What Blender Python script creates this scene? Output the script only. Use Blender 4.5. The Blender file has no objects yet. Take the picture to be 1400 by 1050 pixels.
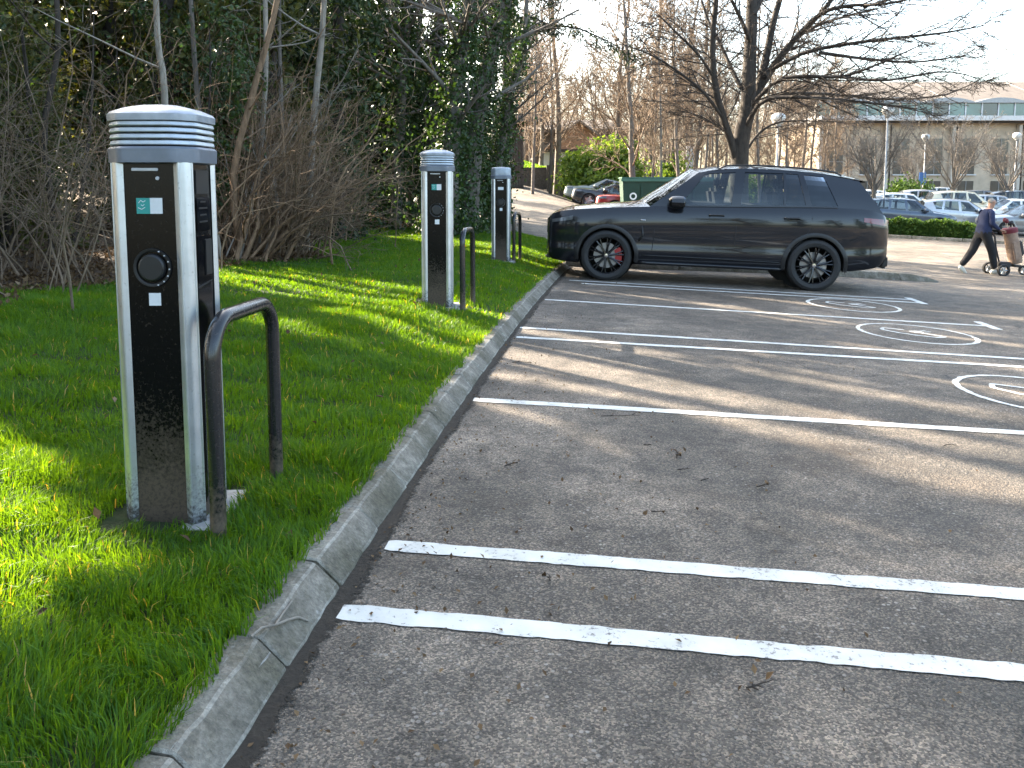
import bpy, bmesh, math, random
import numpy as np
from mathutils import Vector, Matrix, noise as mnoise

PI = math.pi
SC = bpy.context.scene
COL = SC.collection
rnd = random.Random(11)
rng = np.random.default_rng(11)

# ---------------------------------------------------------------- camera
CAM_H = 1.28
cam_d = bpy.data.cameras.new('camera')
cam = bpy.data.objects.new('camera', cam_d)
COL.objects.link(cam)
cam.location = (0, 0, CAM_H)
cam.rotation_euler = (PI / 2 - 0.0984, 0, 0)
cam_d.sensor_width = 36.0
cam_d.lens = 28.5
cam_d.shift_y = -0.1154
cam_d.clip_start = 0.05
cam_d.clip_end = 6000
SC.camera = cam

# ---------------------------------------------------------------- sky, sun, exposure
SUN_AZ = math.radians(-50)        # measured from +Y (ahead) towards +X (right): ahead and to the left
SUN_EL = math.radians(27)
S_DIR = np.array([math.sin(SUN_AZ) * math.cos(SUN_EL), math.cos(SUN_AZ) * math.cos(SUN_EL), math.sin(SUN_EL)])
world = bpy.data.worlds.new('World')
SC.world = world
world.use_nodes = True
wn = world.node_tree
wn.nodes.clear()
w_out = wn.nodes.new('ShaderNodeOutputWorld')
w_bg = wn.nodes.new('ShaderNodeBackground')
w_sky = wn.nodes.new('ShaderNodeTexSky')
w_sky.sky_type = 'NISHITA'
w_sky.sun_disc = False
w_sky.sun_elevation = SUN_EL
w_sky.sun_rotation = SUN_AZ
w_sky.altitude = 60
w_sky.air_density = 0.8
w_sky.dust_density = 4.0
w_sky.ozone_density = 1.0
w_bg.inputs['Strength'].default_value = 0.15
w_tint = wn.nodes.new('ShaderNodeMix')          # thin high haze: the whole sky a little creamier
w_tint.data_type = 'RGBA'; w_tint.blend_type = 'MULTIPLY'
w_tint.inputs[0].default_value = 1.0; w_tint.inputs[7].default_value = (1.0, .97, .84, 1)
wn.links.new(w_sky.outputs[0], w_tint.inputs[6])
wn.links.new(w_tint.outputs[2], w_bg.inputs[0])
wn.links.new(w_bg.outputs[0], w_out.inputs[0])

sun_d = bpy.data.lights.new('sun', 'SUN')
sun_d.energy = 4.2
sun_d.angle = math.radians(0.55)
sun_d.color = (1.0, 0.87, 0.70)
sun = bpy.data.objects.new('sun', sun_d)
COL.objects.link(sun)
sun.location = (-40, 40, 40)
sun.rotation_euler = Vector(S_DIR).to_track_quat('Z', 'Y').to_euler()

SC.view_settings.view_transform = 'Standard'
SC.view_settings.look = 'None'
SC.view_settings.exposure = 2.85
SC.view_settings.gamma = 1.0
SC.view_settings.use_curve_mapping = False
SC.cycles.use_denoising = True
SC.cycles.max_bounces = 8
SC.cycles.transparent_max_bounces = 12
SC.cycles.caustics_reflective = False
SC.cycles.caustics_refractive = False
SC.cycles.sample_clamp_indirect = 6.0

# ---------------------------------------------------------------- helpers
def sstep(a, b, x):
    t = np.clip((np.asarray(x, float) - a) / (b - a), 0, 1)
    return t * t * (3 - 2 * t)

def tag(o, label=None, cat=None, group=None, kind=None):
    if label: o['label'] = label
    if cat: o['category'] = cat
    if group: o['group'] = group
    if kind: o['kind'] = kind
    return o

def empty(name, loc=(0, 0, 0), rz=0.0, parent=None):
    o = bpy.data.objects.new(name, None)
    COL.objects.link(o)
    o.location = loc
    o.rotation_euler = (0, 0, rz)
    o.empty_display_size = 0.1
    if parent: o.parent = parent
    return o

def mesh_np(name, V, quads=None, tris=None, mats=(), smooth=False, attrs=None):
    """fast mesh from numpy arrays"""
    me = bpy.data.meshes.new(name)
    V = np.asarray(V, np.float32).reshape(-1, 3)
    q = np.zeros((0, 4), np.int32) if quads is None else np.asarray(quads, np.int32).reshape(-1, 4)
    t = np.zeros((0, 3), np.int32) if tris is None else np.asarray(tris, np.int32).reshape(-1, 3)
    me.vertices.add(len(V))
    me.vertices.foreach_set('co', V.ravel())
    nl = len(q) * 4 + len(t) * 3
    me.loops.add(nl)
    me.loops.foreach_set('vertex_index', np.concatenate([q.ravel(), t.ravel()]))
    me.polygons.add(len(q) + len(t))
    st = np.concatenate([np.arange(len(q)) * 4, len(q) * 4 + np.arange(len(t)) * 3]).astype(np.int32)
    me.polygons.foreach_set('loop_start', st)
    me.polygons.foreach_set('use_smooth', np.full(len(st), bool(smooth)))
    if attrs:
        for k, a in attrs.items():
            at = me.attributes.new(k, 'FLOAT', 'POINT')
            at.data.foreach_set('value', np.asarray(a, np.float32))
    me.update(calc_edges=True)
    for m in mats: me.materials.append(m)
    return me

def link(name, me, parent=None, loc=(0, 0, 0), rz=0.0):
    o = bpy.data.objects.new(name, me)
    COL.objects.link(o)
    o.location = loc
    o.rotation_euler = (0, 0, rz)
    if parent: o.parent = parent
    return o

class MB:
    """collects shapes for ONE mesh object"""
    def __init__(self):
        self.v = []; self.f = []
    def add(self, vs, fs):
        k = len(self.v)
        self.v += [tuple(p) for p in vs]
        self.f += [tuple(i + k for i in f) for f in fs]
        return self
    def box(self, c, s, rz=0.0, rx=0.0, ry=0.0):
        M = Matrix.Rotation(rz, 3, 'Z') @ Matrix.Rotation(ry, 3, 'Y') @ Matrix.Rotation(rx, 3, 'X')
        vs = []
        for x in (-.5, .5):
            for y in (-.5, .5):
                for z in (-.5, .5):
                    vs.append(Vector(c) + M @ Vector((x * s[0], y * s[1], z * s[2])))
        return self.add(vs, [(0, 1, 3, 2), (4, 6, 7, 5), (0, 4, 5, 1), (2, 3, 7, 6), (0, 2, 6, 4), (1, 5, 7, 3)])
    def prism(self, pts, z0, z1, cap=True):
        """pts ccw in xy"""
        n = len(pts)
        vs = [(x, y, z0) for x, y in pts] + [(x, y, z1) for x, y in pts]
        fs = [(i, (i + 1) % n, n + (i + 1) % n, n + i) for i in range(n)]
        if cap: fs += [tuple(range(n - 1, -1, -1)), tuple(range(n, 2 * n))]
        return self.add(vs, fs)
    def rings(self, rings, closed=True, cap=True):
        """list of rings of equal length -> skin"""
        n = len(rings[0]); vs = []; fs = []
        for r in rings: vs += [tuple(p) for p in r]
        for k in range(len(rings) - 1):
            for i in range(n if closed else n - 1):
                j = (i + 1) % n
                fs.append((k * n + i, k * n + j, (k + 1) * n + j, (k + 1) * n + i))
        if cap and closed:
            fs.append(tuple(range(n - 1, -1, -1)))
            fs.append(tuple(range((len(rings) - 1) * n, len(rings) * n)))
        return self.add(vs, fs)
    def tube(self, pts, r, n=8, cap=True):
        pts = [Vector(p) for p in pts]
        rr = r if hasattr(r, '__len__') else [r] * len(pts)
        rings = []
        d0 = (pts[1] - pts[0]).normalized()
        a = d0.orthogonal().normalized()
        for i, p in enumerate(pts):
            if i == 0: d = d0
            elif i == len(pts) - 1: d = (pts[i] - pts[i - 1]).normalized()
            else: d = ((pts[i + 1] - p).normalized() + (p - pts[i - 1]).normalized()).normalized()
            a = (a - d * a.dot(d)).normalized()
            b = d.cross(a)
            rings.append([p + (a * math.cos(t) + b * math.sin(t)) * rr[i] for t in [2 * PI * k / n for k in range(n)]])
        return self.rings(rings, True, cap)
    def lathe(self, prof, c=(0, 0, 0), axis='Z', n=24, cap=False):
        rings = []
        for r, h in prof:
            ring = []
            for k in range(n):
                t = 2 * PI * k / n
                u, v = r * math.cos(t), r * math.sin(t)
                if axis == 'Z': p = (c[0] + u, c[1] + v, c[2] + h)
                elif axis == 'Y': p = (c[0] + v, c[1] + h, c[2] + u)
                else: p = (c[0] + h, c[1] + u, c[2] + v)
                ring.append(p)
            rings.append(ring)
        return self.rings(rings, True, cap)
    def mesh(self, name, mat=None, smooth=False, bevel=0.0, segs=2, auto=None, edge_mat=None):
        me = bpy.data.meshes.new(name)
        me.from_pydata(self.v, [], self.f)
        if bevel > 0 or auto is not None or True:
            bm = bmesh.new(); bm.from_mesh(me)
            bmesh.ops.recalc_face_normals(bm, faces=bm.faces)
            if bevel > 0:
                es = [e for e in bm.edges if len(e.link_faces) == 2 and e.calc_face_angle(0) > 0.5]
                rb = bmesh.ops.bevel(bm, geom=es, offset=bevel, segments=segs, affect='EDGES', clamp_overlap=True)
                if edge_mat:
                    for f in rb['faces']: f.material_index = 1
            if auto is not None:
                for e in bm.edges:
                    e.smooth = len(e.link_faces) == 2 and e.calc_face_angle(0) < auto
                for f in bm.faces: f.smooth = True
            elif smooth:
                for f in bm.faces: f.smooth = True
            bm.to_mesh(me); bm.free()
        if mat: me.materials.append(mat)
        if edge_mat: me.materials.append(edge_mat)
        return me
    def build(self, name, mat=None, parent=None, loc=(0, 0, 0), rz=0.0, **k):
        return link(name, self.mesh(name, mat, **k), parent, loc, rz)

def copy_tree(o, parent=None):
    c = o.copy()
    COL.objects.link(c)
    c.parent = parent
    for ch in o.children: copy_tree(ch, c)
    return c

# ---------------------------------------------------------------- ground shape
def kerb_x(Y):
    Y = np.asarray(Y, float)
    y = np.clip(Y, -3, 15)
    return -.616 + .105 * (y - 1.74) + .00285 * (y - 1.74) * (y - 4.98)

def ground(X, Y):
    X = np.asarray(X, float); Y = np.asarray(Y, float)
    z = -.0396 * np.clip(X, -14, 32) - .0074 * np.clip(Y, -10, 60)
    z = z + .045 * np.maximum(0, np.clip(Y, 0, 60) - 16) * sstep(8, 0, X)
    z = z - .13 * np.exp(-((Y - 17.6) / 4.5) ** 2) * sstep(5, 9, X)
    z = z + .055 * np.clip(Y - 35, 0, 22) * sstep(8, 14, X)
    z = z + 11 * sstep(58, 170, Y) * sstep(60, -10, X)
    return z

def lawn_h(X, Y):
    s = kerb_x(Y) - .15 - X
    return .08 + .13 * sstep(3, 7.5, Y) * sstep(0, .9, s) * sstep(21, 17, Y) + .02 * np.sin(X * 2.1 + 1) * np.sin(Y * 1.7) * sstep(.3, 1.2, s)

def lawn_z(X, Y):
    return ground(X, Y) + lawn_h(X, Y)

BORDER = np.array([(-4, -4.6), (4, -4.6), (7, -4.4), (9, -4.0), (10.6, -3.5), (11.6, -3.0), (12.4, -3.2), (13.5, -4.2), (17, -4.1), (20, -3.0), (24, -2.0)])
def border_x(Y):
    return np.interp(Y, BORDER[:, 0], BORDER[:, 1]) + .12 * np.sin(np.asarray(Y) * 2.3) + .08 * np.sin(np.asarray(Y) * 5.1)

# ---------------------------------------------------------------- materials
MAT = {}
def new_mat(name):
    m = bpy.data.materials.new(name)
    m.use_nodes = True
    MAT[name] = m
    nt = m.node_tree
    return m, nt, nt.nodes['Principled BSDF'], nt.nodes['Material Output']

def N(nt, t, **k):
    n = nt.nodes.new(t)
    for a, b in k.items(): setattr(n, a, b)
    return n

def ramp(nt, fac, stops, interp='LINEAR'):
    r = nt.nodes.new('ShaderNodeValToRGB')
    cr = r.color_ramp
    cr.interpolation = interp
    while len(cr.elements) < len(stops): cr.elements.new(0.5)
    for e, (p, c) in zip(cr.elements, stops):
        e.position = p
        e.color = tuple(c) + (1,) if len(c) == 3 else c
    nt.links.new(fac, r.inputs[0])
    return r.outputs[0]

def noise(nt, vec, scale, detail=4, rough=.55, dist=0.0, out='Fac'):
    n = nt.nodes.new('ShaderNodeTexNoise')
    n.inputs['Scale'].default_value = scale
    n.inputs['Detail'].default_value = detail
    n.inputs['Roughness'].default_value = rough
    n.inputs['Distortion'].default_value = dist
    if vec is not None: nt.links.new(vec, n.inputs['Vector'])
    return n.outputs[out]

def mixc(nt, fac, a, b, mode='MIX'):
    n = nt.nodes.new('ShaderNodeMix')
    n.data_type = 'RGBA'
    n.blend_type = mode
    for sock, v in ((n.inputs[0], fac), (n.inputs[6], a), (n.inputs[7], b)):
        if isinstance(v, (int, float)): sock.default_value = v
        elif isinstance(v, tuple): sock.default_value = v + (1,) if len(v) == 3 else v
        else: nt.links.new(v, sock)
    return n.outputs[2]

def math_n(nt, op, a, b=None, c=None):
    n = nt.nodes.new('ShaderNodeMath')
    n.operation = op
    for i, v in enumerate((a, b, c)):
        if v is None: continue
        if isinstance(v, (int, float)): n.inputs[i].default_value = v
        else: nt.links.new(v, n.inputs[i])
    return n.outputs[0]

def bump(nt, bsdf, h, strength=.3, dist=.01):
    b = nt.nodes.new('ShaderNodeBump')
    b.inputs['Strength'].default_value = strength
    b.inputs['Distance'].default_value = dist
    nt.links.new(h, b.inputs['Height'])
    nt.links.new(b.outputs[0], bsdf.inputs['Normal'])

def coords(nt, kind='Object'):
    return nt.nodes.new('ShaderNodeTexCoord').outputs[kind]

def plain(name, col, rough=.5, metal=0.0, var=.12, scale=8.0, coat=0.0, bumpy=0.0, spec=None):
    """solid colour with a little procedural mottling"""
    m, nt, b, o = new_mat(name)
    v = noise(nt, coords(nt), scale, 5, .6)
    lo = tuple(max(0, c * (1 - var)) for c in col); hi = tuple(min(1, c * (1 + var)) for c in col)
    c = ramp(nt, v, [(.3, lo), (.7, hi)])
    nt.links.new(c, b.inputs['Base Color'])
    b.inputs['Roughness'].default_value = rough
    b.inputs['Metallic'].default_value = metal
    if coat: b.inputs['Coat Weight'].default_value = coat; b.inputs['Coat Roughness'].default_value = .03
    if spec is not None: b.inputs['Specular IOR Level'].default_value = spec
    if bumpy: bump(nt, b, v, bumpy, .01)
    return m

def make_asphalt():
    m, nt, b, o = new_mat('asphalt')
    P = coords(nt)
    # aggregate: two sizes of stones
    vo = N(nt, 'ShaderNodeTexVoronoi'); vo.inputs['Scale'].default_value = 62
    nt.links.new(P, vo.inputs['Vector'])
    wc = N(nt, 'ShaderNodeSeparateColor'); nt.links.new(vo.outputs['Color'], wc.inputs[0])
    vo2 = N(nt, 'ShaderNodeTexVoronoi'); vo2.inputs['Scale'].default_value = 190
    nt.links.new(P, vo2.inputs['Vector'])
    wc2 = N(nt, 'ShaderNodeSeparateColor'); nt.links.new(vo2.outputs['Color'], wc2.inputs[0])
    big = noise(nt, P, .35, 5, .6, .4)
    mid = noise(nt, P, 1.7, 6, .65, .3)
    fine = noise(nt, P, 60, 4, .6)
    base = ramp(nt, big, [(.30, (.078, .077, .074)), (.5, (.124, .121, .116)), (.68, (.205, .197, .185))])
    pat = ramp(nt, mid, [(.33, (.38, .38, .37)), (.50, (.60, .59, .575)), (.66, (.95, .92, .88))])
    c = mixc(nt, 1.0, base, pat, 'MULTIPLY')
    c = mixc(nt, 1.0, c, (1.72, 1.59, 1.45), 'MULTIPLY')
    blot = ramp(nt, noise(nt, P, 4.5, 7, .7, .6), [(.36, (.62, .62, .62)), (.5, (1, 1, 1)), (.64, (1.35, 1.32, 1.28))])
    c = mixc(nt, .85, c, blot, 'MULTIPLY')
    st2 = ramp(nt, wc2.outputs[0], [(.0, (.40, .40, .41)), (.6, (.95, .95, .95)), (1, (2.3, 2.15, 2.0))])
    c = mixc(nt, .9, c, st2, 'MULTIPLY')
    # scattered pale stones
    pale = ramp(nt, wc.outputs[1], [(.80, (0, 0, 0)), (.86, (1, 1, 1))])
    core = ramp(nt, vo.outputs['Distance'], [(.30, (1, 1, 1)), (.42, (0, 0, 0))])
    pm = mixc(nt, 1.0, pale, core, 'MULTIPLY')
    stc = ramp(nt, wc.outputs[2], [(0, (.22, .20, .18)), (.5, (.32, .29, .255)), (1, (.45, .42, .38))])
    pmf = N(nt, 'ShaderNodeSeparateColor'); nt.links.new(pm, pmf.inputs[0])
    cov = ramp(nt, noise(nt, P, .9, 4), [(.35, (.15, .15, .15)), (.65, (.8, .8, .8))])
    covf = N(nt, 'ShaderNodeSeparateColor'); nt.links.new(cov, covf.inputs[0])
    c = mixc(nt, math_n(nt, 'MULTIPLY', pmf.outputs[0], covf.outputs[0]), c, stc)
    # brown dirt stains
    dirt = ramp(nt, noise(nt, P, .8, 6, .7, .8), [(.54, (0, 0, 0)), (.75, (.65, .65, .65))])
    df = N(nt, 'ShaderNodeSeparateColor'); nt.links.new(dirt, df.inputs[0])
    c = mixc(nt, df.outputs[0], c, (.095, .070, .050))
    # hairline cracks and dark joints
    ds = N(nt, 'ShaderNodeVectorMath', operation='ADD')
    nz = noise(nt, P, 1.2, 5, .6, 0, 'Color'); nt.links.new(P, ds.inputs[0]); nt.links.new(nz, ds.inputs[1])
    ve = N(nt, 'ShaderNodeTexVoronoi', feature='DISTANCE_TO_EDGE'); ve.inputs['Scale'].default_value = .42
    nt.links.new(ds.outputs[0], ve.inputs['Vector'])
    crk = ramp(nt, ve.outputs['Distance'], [(0, (.8, .8, .8)), (.0035, (.5, .5, .5)), (.008, (0, 0, 0))])
    cf = N(nt, 'ShaderNodeSeparateColor'); nt.links.new(crk, cf.inputs[0])
    cm = ramp(nt, noise(nt, P, .5, 3), [(.5, (0, 0, 0)), (.62, (1, 1, 1))])
    cmf = N(nt, 'ShaderNodeSeparateColor'); nt.links.new(cm, cmf.inputs[0])
    c = mixc(nt, math_n(nt, 'MULTIPLY', cf.outputs[0], cmf.outputs[0]), c, (.03, .027, .025))
    # old oil drips
    vd = N(nt, 'ShaderNodeTexVoronoi'); vd.inputs['Scale'].default_value = .55; nt.links.new(ds.outputs[0], vd.inputs['Vector'])
    oil = ramp(nt, vd.outputs['Distance'], [(.0, (.55, .55, .55)), (.10, (.35, .35, .35)), (.22, (0, 0, 0))])
    of = N(nt, 'ShaderNodeSeparateColor'); nt.links.new(oil, of.inputs[0])
    c = mixc(nt, of.outputs[0], c, (.045, .042, .042))
    nt.links.new(c, b.inputs['Base Color'])
    rr = ramp(nt, mid, [(.3, (.62, .62, .62)), (.7, (.9, .9, .9))])
    nt.links.new(rr, b.inputs['Roughness'])
    b.inputs['Specular IOR Level'].default_value = .35
    h = math_n(nt, 'ADD', math_n(nt, 'MULTIPLY', vo2.outputs['Distance'], -1.2), math_n(nt, 'MULTIPLY', vo.outputs['Distance'], -1.0))
    h = math_n(nt, 'ADD', h, fine)
    bump(nt, b, h, .75, .006)
    return m

def make_paint():
    m, nt, b, o = new_mat('road_paint')
    P = coords(nt)
    n1 = noise(nt, P, 55, 5, .7)
    n2 = noise(nt, P, 6, 4, .6)
    s = math_n(nt, 'ADD', math_n(nt, 'MULTIPLY', n1, .65), math_n(nt, 'MULTIPLY', n2, .35))
    wear = ramp(nt, s, [(.365, (0, 0, 0)), (.43, (1, 1, 1))])
    wf = N(nt, 'ShaderNodeSeparateColor'); nt.links.new(wear, wf.inputs[0])
    tone = ramp(nt, n2, [(.3, (.52, .52, .49)), (.7, (.70, .70, .66))])
    c = mixc(nt, wf.outputs[0], (.16, .155, .15), tone)
    nt.links.new(c, b.inputs['Base Color'])
    b.inputs['Roughness'].default_value = .7
    bump(nt, b, n1, .5, .004)
    return m

def make_concrete(name='kerb_concrete', a=(.13, .115, .09), bcol=(.37, .335, .28)):
    m, nt, b, o = new_mat(name)
    P = coords(nt, 'Object')
    oi = N(nt, 'ShaderNodeObjectInfo')
    add = N(nt, 'ShaderNodeVectorMath', operation='ADD')
    nt.links.new(P, add.inputs[0]); nt.links.new(oi.outputs['Location'], add.inputs[1])
    V = add.outputs[0]
    n1 = noise(nt, V, 5, 7, .68, .5)
    n2 = noise(nt, V, 90, 3, .6)
    c = ramp(nt, n1, [(.3, a), (.55, tuple((x + y) / 2 for x, y in zip(a, bcol))), (.75, bcol)])
    moss = ramp(nt, noise(nt, V, 3.1, 6, .7, .4), [(.44, (0, 0, 0)), (.62, (.85, .85, .85))])
    mf = N(nt, 'ShaderNodeSeparateColor'); nt.links.new(moss, mf.inputs[0])
    c = mixc(nt, mf.outputs[0], c, (.095, .085, .055))
    # pale scrape marks
    mp = N(nt, 'ShaderNodeMapping'); mp.inputs['Scale'].default_value = (28, 5, 16); mp.inputs['Rotation'].default_value = (0, .3, .5)
    nt.links.new(V, mp.inputs['Vector'])
    sc_ = ramp(nt, noise(nt, mp.outputs[0], 1.0, 3, .6, 1.0), [(.66, (0, 0, 0)), (.72, (.7, .7, .7))])
    sf = N(nt, 'ShaderNodeSeparateColor'); nt.links.new(sc_, sf.inputs[0])
    c = mixc(nt, sf.outputs[0], c, (.46, .45, .43))
    c = mixc(nt, .8, c, ramp(nt, noise(nt, V, 38, 5, .75), [(.3, (.5, .5, .5)), (.5, (.95, .95, .95)), (.72, (1.5, 1.5, 1.5))]), 'MULTIPLY')
    c = mixc(nt, .5, c, ramp(nt, n2, [(.3, (.6, .6, .6)), (.7, (1.25, 1.25, 1.25))]), 'MULTIPLY')
    nt.links.new(c, b.inputs['Base Color'])
    b.inputs['Roughness'].default_value = .88
    bump(nt, b, math_n(nt, 'ADD', n1, math_n(nt, 'MULTIPLY', n2, .4)), .9, .02)
    return m

def make_soil(name, stops, scale=14):
    m, nt, b, o = new_mat(name)
    P = coords(nt)
    n1 = noise(nt, P, scale, 8, .72, .3)
    c = ramp(nt, n1, stops)
    n3 = noise(nt, P, .6, 4)
    c = mixc(nt, .6, c, ramp(nt, n3, [(.3, (.55, .55, .55)), (.7, (1.2, 1.2, 1.2))]), 'MULTIPLY')
    nt.links.new(c, b.inputs['Base Color'])
    b.inputs['Roughness'].default_value = .95
    bump(nt, b, n1, .8, .05)
    return m

def leaf_mat(name, stops, transl=.35, rough=.5, trans_col=None, spec=.3):
    """two sided leaf: diffuse + translucent, colour by per-leaf random attribute"""
    m, nt, b, o = new_mat(name)
    at = N(nt, 'ShaderNodeAttribute', attribute_name='rnd')
    c = ramp(nt, at.outputs['Fac'], stops)
    nt.links.new(c, b.inputs['Base Color'])
    b.inputs['Roughness'].default_value = rough
    b.inputs['Specular IOR Level'].default_value = spec
    tr = N(nt, 'ShaderNodeBsdfTranslucent')
    tc = mixc(nt, 1.0, c, trans_col or (1.5, 1.5, .6), 'MULTIPLY')
    nt.links.new(tc, tr.inputs['Color'])
    mx = N(nt, 'ShaderNodeMixShader'); mx.inputs[0].default_value = transl
    nt.links.new(b.outputs[0], mx.inputs[1]); nt.links.new(tr.outputs[0], mx.inputs[2])
    nt.links.new(mx.outputs[0], o.inputs['Surface'])
    return m

def bark_mat(name, a, c_, scale=18):
    m, nt, b, o = new_mat(name)
    P = coords(nt)
    mp = N(nt, 'ShaderNodeMapping'); mp.inputs['Scale'].default_value = (1, 1, .25)
    nt.links.new(P, mp.inputs['Vector'])
    n1 = noise(nt, mp.outputs[0], scale, 6, .65, .4)
    nt.links.new(ramp(nt, n1, [(.3, a), (.7, c_)]), b.inputs['Base Color'])
    b.inputs['Roughness'].default_value = .9
    bump(nt, b, n1, .7, .02)
    return m

make_asphalt(); make_paint(); make_concrete(); make_concrete('kerb_worn_edge', (.24, .22, .185), (.50, .47, .41))
make_soil('lawn_soil', [(.3, (.020, .030, .008)), (.6, (.035, .060, .012)), (.8, (.05, .075, .02))])
make_soil('leaf_litter', [(.25, (.035, .022, .012)), (.5, (.085, .055, .032)), (.75, (.17, .115, .07))])
make_soil('earth', [(.25, (.05, .06, .025)), (.5, (.09, .085, .045)), (.75, (.14, .12, .075))], 2)
leaf_mat('grass', [(0, (.036, .105, .012)), (.5, (.075, .190, .018)), (.8, (.115, .250, .024)), (.93, (.18, .30, .04)), (1, (.36, .32, .13))], .5, .5, (2.6, 1.8, .22))

# ================================================================ SETTING
def grid_mesh(name, xs, ys, zf, mat, smooth=True):
    X, Y = np.meshgrid(xs, ys, indexing='xy')
    Z = zf(X, Y)
    nx, ny = len(xs), len(ys)
    V = np.stack([X, Y, Z], -1).reshape(-1, 3)
    i, j = np.meshgrid(np.arange(nx - 1), np.arange(ny - 1), indexing='xy')
    a = (j * nx + i).ravel()
    return mesh_np(name, V, quads=np.stack([a, a + 1, a + nx + 1, a + nx], -1), mats=[mat], smooth=smooth)

def spread(lo, hi, near, far):
    """coordinates dense near 0, growing outwards"""
    out = [0.0]; s = near
    while out[-1] < hi: out.append(out[-1] + s); s = min(s * 1.12, far)
    neg = [0.0]; s = near
    while neg[-1] > lo: neg.append(neg[-1] - s); s = min(s * 1.12, far)
    return np.array(sorted(set(neg + out)))

g = link('ground', grid_mesh('ground', spread(-1800, 1800, 1.0, 120), spread(-1200, 2600, 1.0, 120),
                             lambda X, Y: ground(X, Y) - .06, MAT['earth']))
tag(g, kind='structure')

xs = np.concatenate([np.arange(-3, 12, .25), np.arange(12, 100, 1.5)])
ys = np.concatenate([np.arange(-14, 24, .25), np.arange(24, 72, 1.0)])
car_park = link('car_park', grid_mesh('car_park', xs, ys, ground, MAT['asphalt']))
tag(car_park, 'worn grey asphalt of the car park with white bay lines', kind='structure')

# lawn (between the kerb and the woodland edge)
def lawn_mesh():
    ys = np.arange(-3, 20.01, .2); ts = np.linspace(0, 1, 40)
    V = []
    for y in ys:
        xl, xr = float(border_x(y)) - .6, float(kerb_x(y)) - .135
        xr -= max(0, y - 17.6) ** 2 * .18
        for t in ts:
            x = xl + (xr - xl) * t
            V.append((x, y, float(lawn_z(x, y)) - .008 - (.07 if y > 19.9 else 0)))
    n = len(ts); a = np.array([j * n + i for j in range(len(ys) - 1) for i in range(n - 1)])
    return mesh_np('lawn', V, quads=np.stack([a, a + 1, a + n + 1, a + n], -1), mats=[MAT['lawn_soil']], smooth=True)
lawn = tag(link('lawn', lawn_mesh()), kind='structure')

def wood_z(X, Y):
    s = border_x(Y) - X
    return lawn_z(X, Y) + .012 * sstep(-.1, .3, s) + (.05 * np.sin(X * 3.1 + Y) * np.sin(Y * 2.7 - X) + .02 * np.sin(X * 9) * np.sin(Y * 8.3)) * sstep(.1, 1.0, s) + .05 * np.clip(s, 0, 12)

def wood_mesh():
    ys = np.concatenate([np.arange(-6, 26, .25), np.arange(26, 62, 1.5)])
    ss = np.concatenate([np.linspace(-.12, 3, 22), np.linspace(3.4, 14, 20), np.linspace(17, 90, 14)])
    V = []
    for y in ys:
        b = float(border_x(y))
        for s in ss: V.append((b - s, y, float(wood_z(b - s, y)) - (.04 if s < 0 else 0)))
    n = len(ss); a = np.array([j * n + i for j in range(len(ys) - 1) for i in range(n - 1)])
    return mesh_np('woodland_floor', V, quads=np.stack([a, a + n, a + n + 1, a + 1], -1), mats=[MAT['leaf_litter']], smooth=True)
wood = tag(link('woodland_floor', wood_mesh()), kind='structure')

# ---------------------------------------------------------------- kerb
def kerb_stone_mesh(L, seed, prof, bev=.006):
    r = random.Random(seed)
    m = MB()
    n = len(prof); ny = 8
    rings = []
    for k in range(ny):
        y = L * k / (ny - 1)
        rings.append([(u + r.uniform(-.003, .003), y, z + r.uniform(-.004, .003)) for u, z in prof])
    m.rings(rings)
    return m.mesh('kerb_stone', MAT['kerb_concrete'], bevel=bev, segs=1, auto=.5, edge_mat=MAT['kerb_worn_edge'])  # chipped arris comes from the jitter

PROF = [(0, -.12), (0, .012), (-.078, .088), (-.155, .094), (-.155, -.12)]
kerb = tag(empty('kerb'), 'splayed concrete kerb between lawn and car park', kind='structure')
KST = .45
km = [kerb_stone_mesh(KST - .012, s, PROF) for s in range(5)]
def path_stone(meshes, p, q, k, parent, jitter=True):
    dz = q[2] - p[2]
    o = link('kerb_stone', meshes[k % len(meshes)], parent)
    o.location = (p[0], p[1], p[2])
    ang = math.atan2(q[1] - p[1], q[0] - p[0]) - PI / 2
    o.rotation_euler = (math.atan2(dz, math.hypot(q[0] - p[0], q[1] - p[1])), rnd.uniform(-.012, .012), ang + rnd.uniform(-.010, .010))
    return o
y = 2.478 - KST * .993 * 6; k = 0
while y < 14.0:
    y2 = y + KST * .993
    p = (float(kerb_x(y)), y, float(ground(kerb_x(y), y)) + rnd.uniform(-.005, .004))
    q = (float(kerb_x(y2)), y2, float(ground(kerb_x(y2), y2)))
    path_stone(km, p, q, k, kerb); y = y2; k += 1
# the kerb turns round the far end of the lawn
cx0, cy0 = float(kerb_x(y)), y
pts = [(cx0, cy0)]
for a in np.linspace(0, 1, 7)[1:]:
    t = a * PI / 2
    pts.append((cx0 + .4 * a - 5.2 * (1 - math.cos(t)), cy0 + 5.6 * math.sin(t)))
for a, b in zip(pts[:-1], pts[1:]):
    path_stone(km, (a[0], a[1], float(ground(*a))), (b[0], b[1], float(ground(*b))), k, kerb); k += 1

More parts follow.
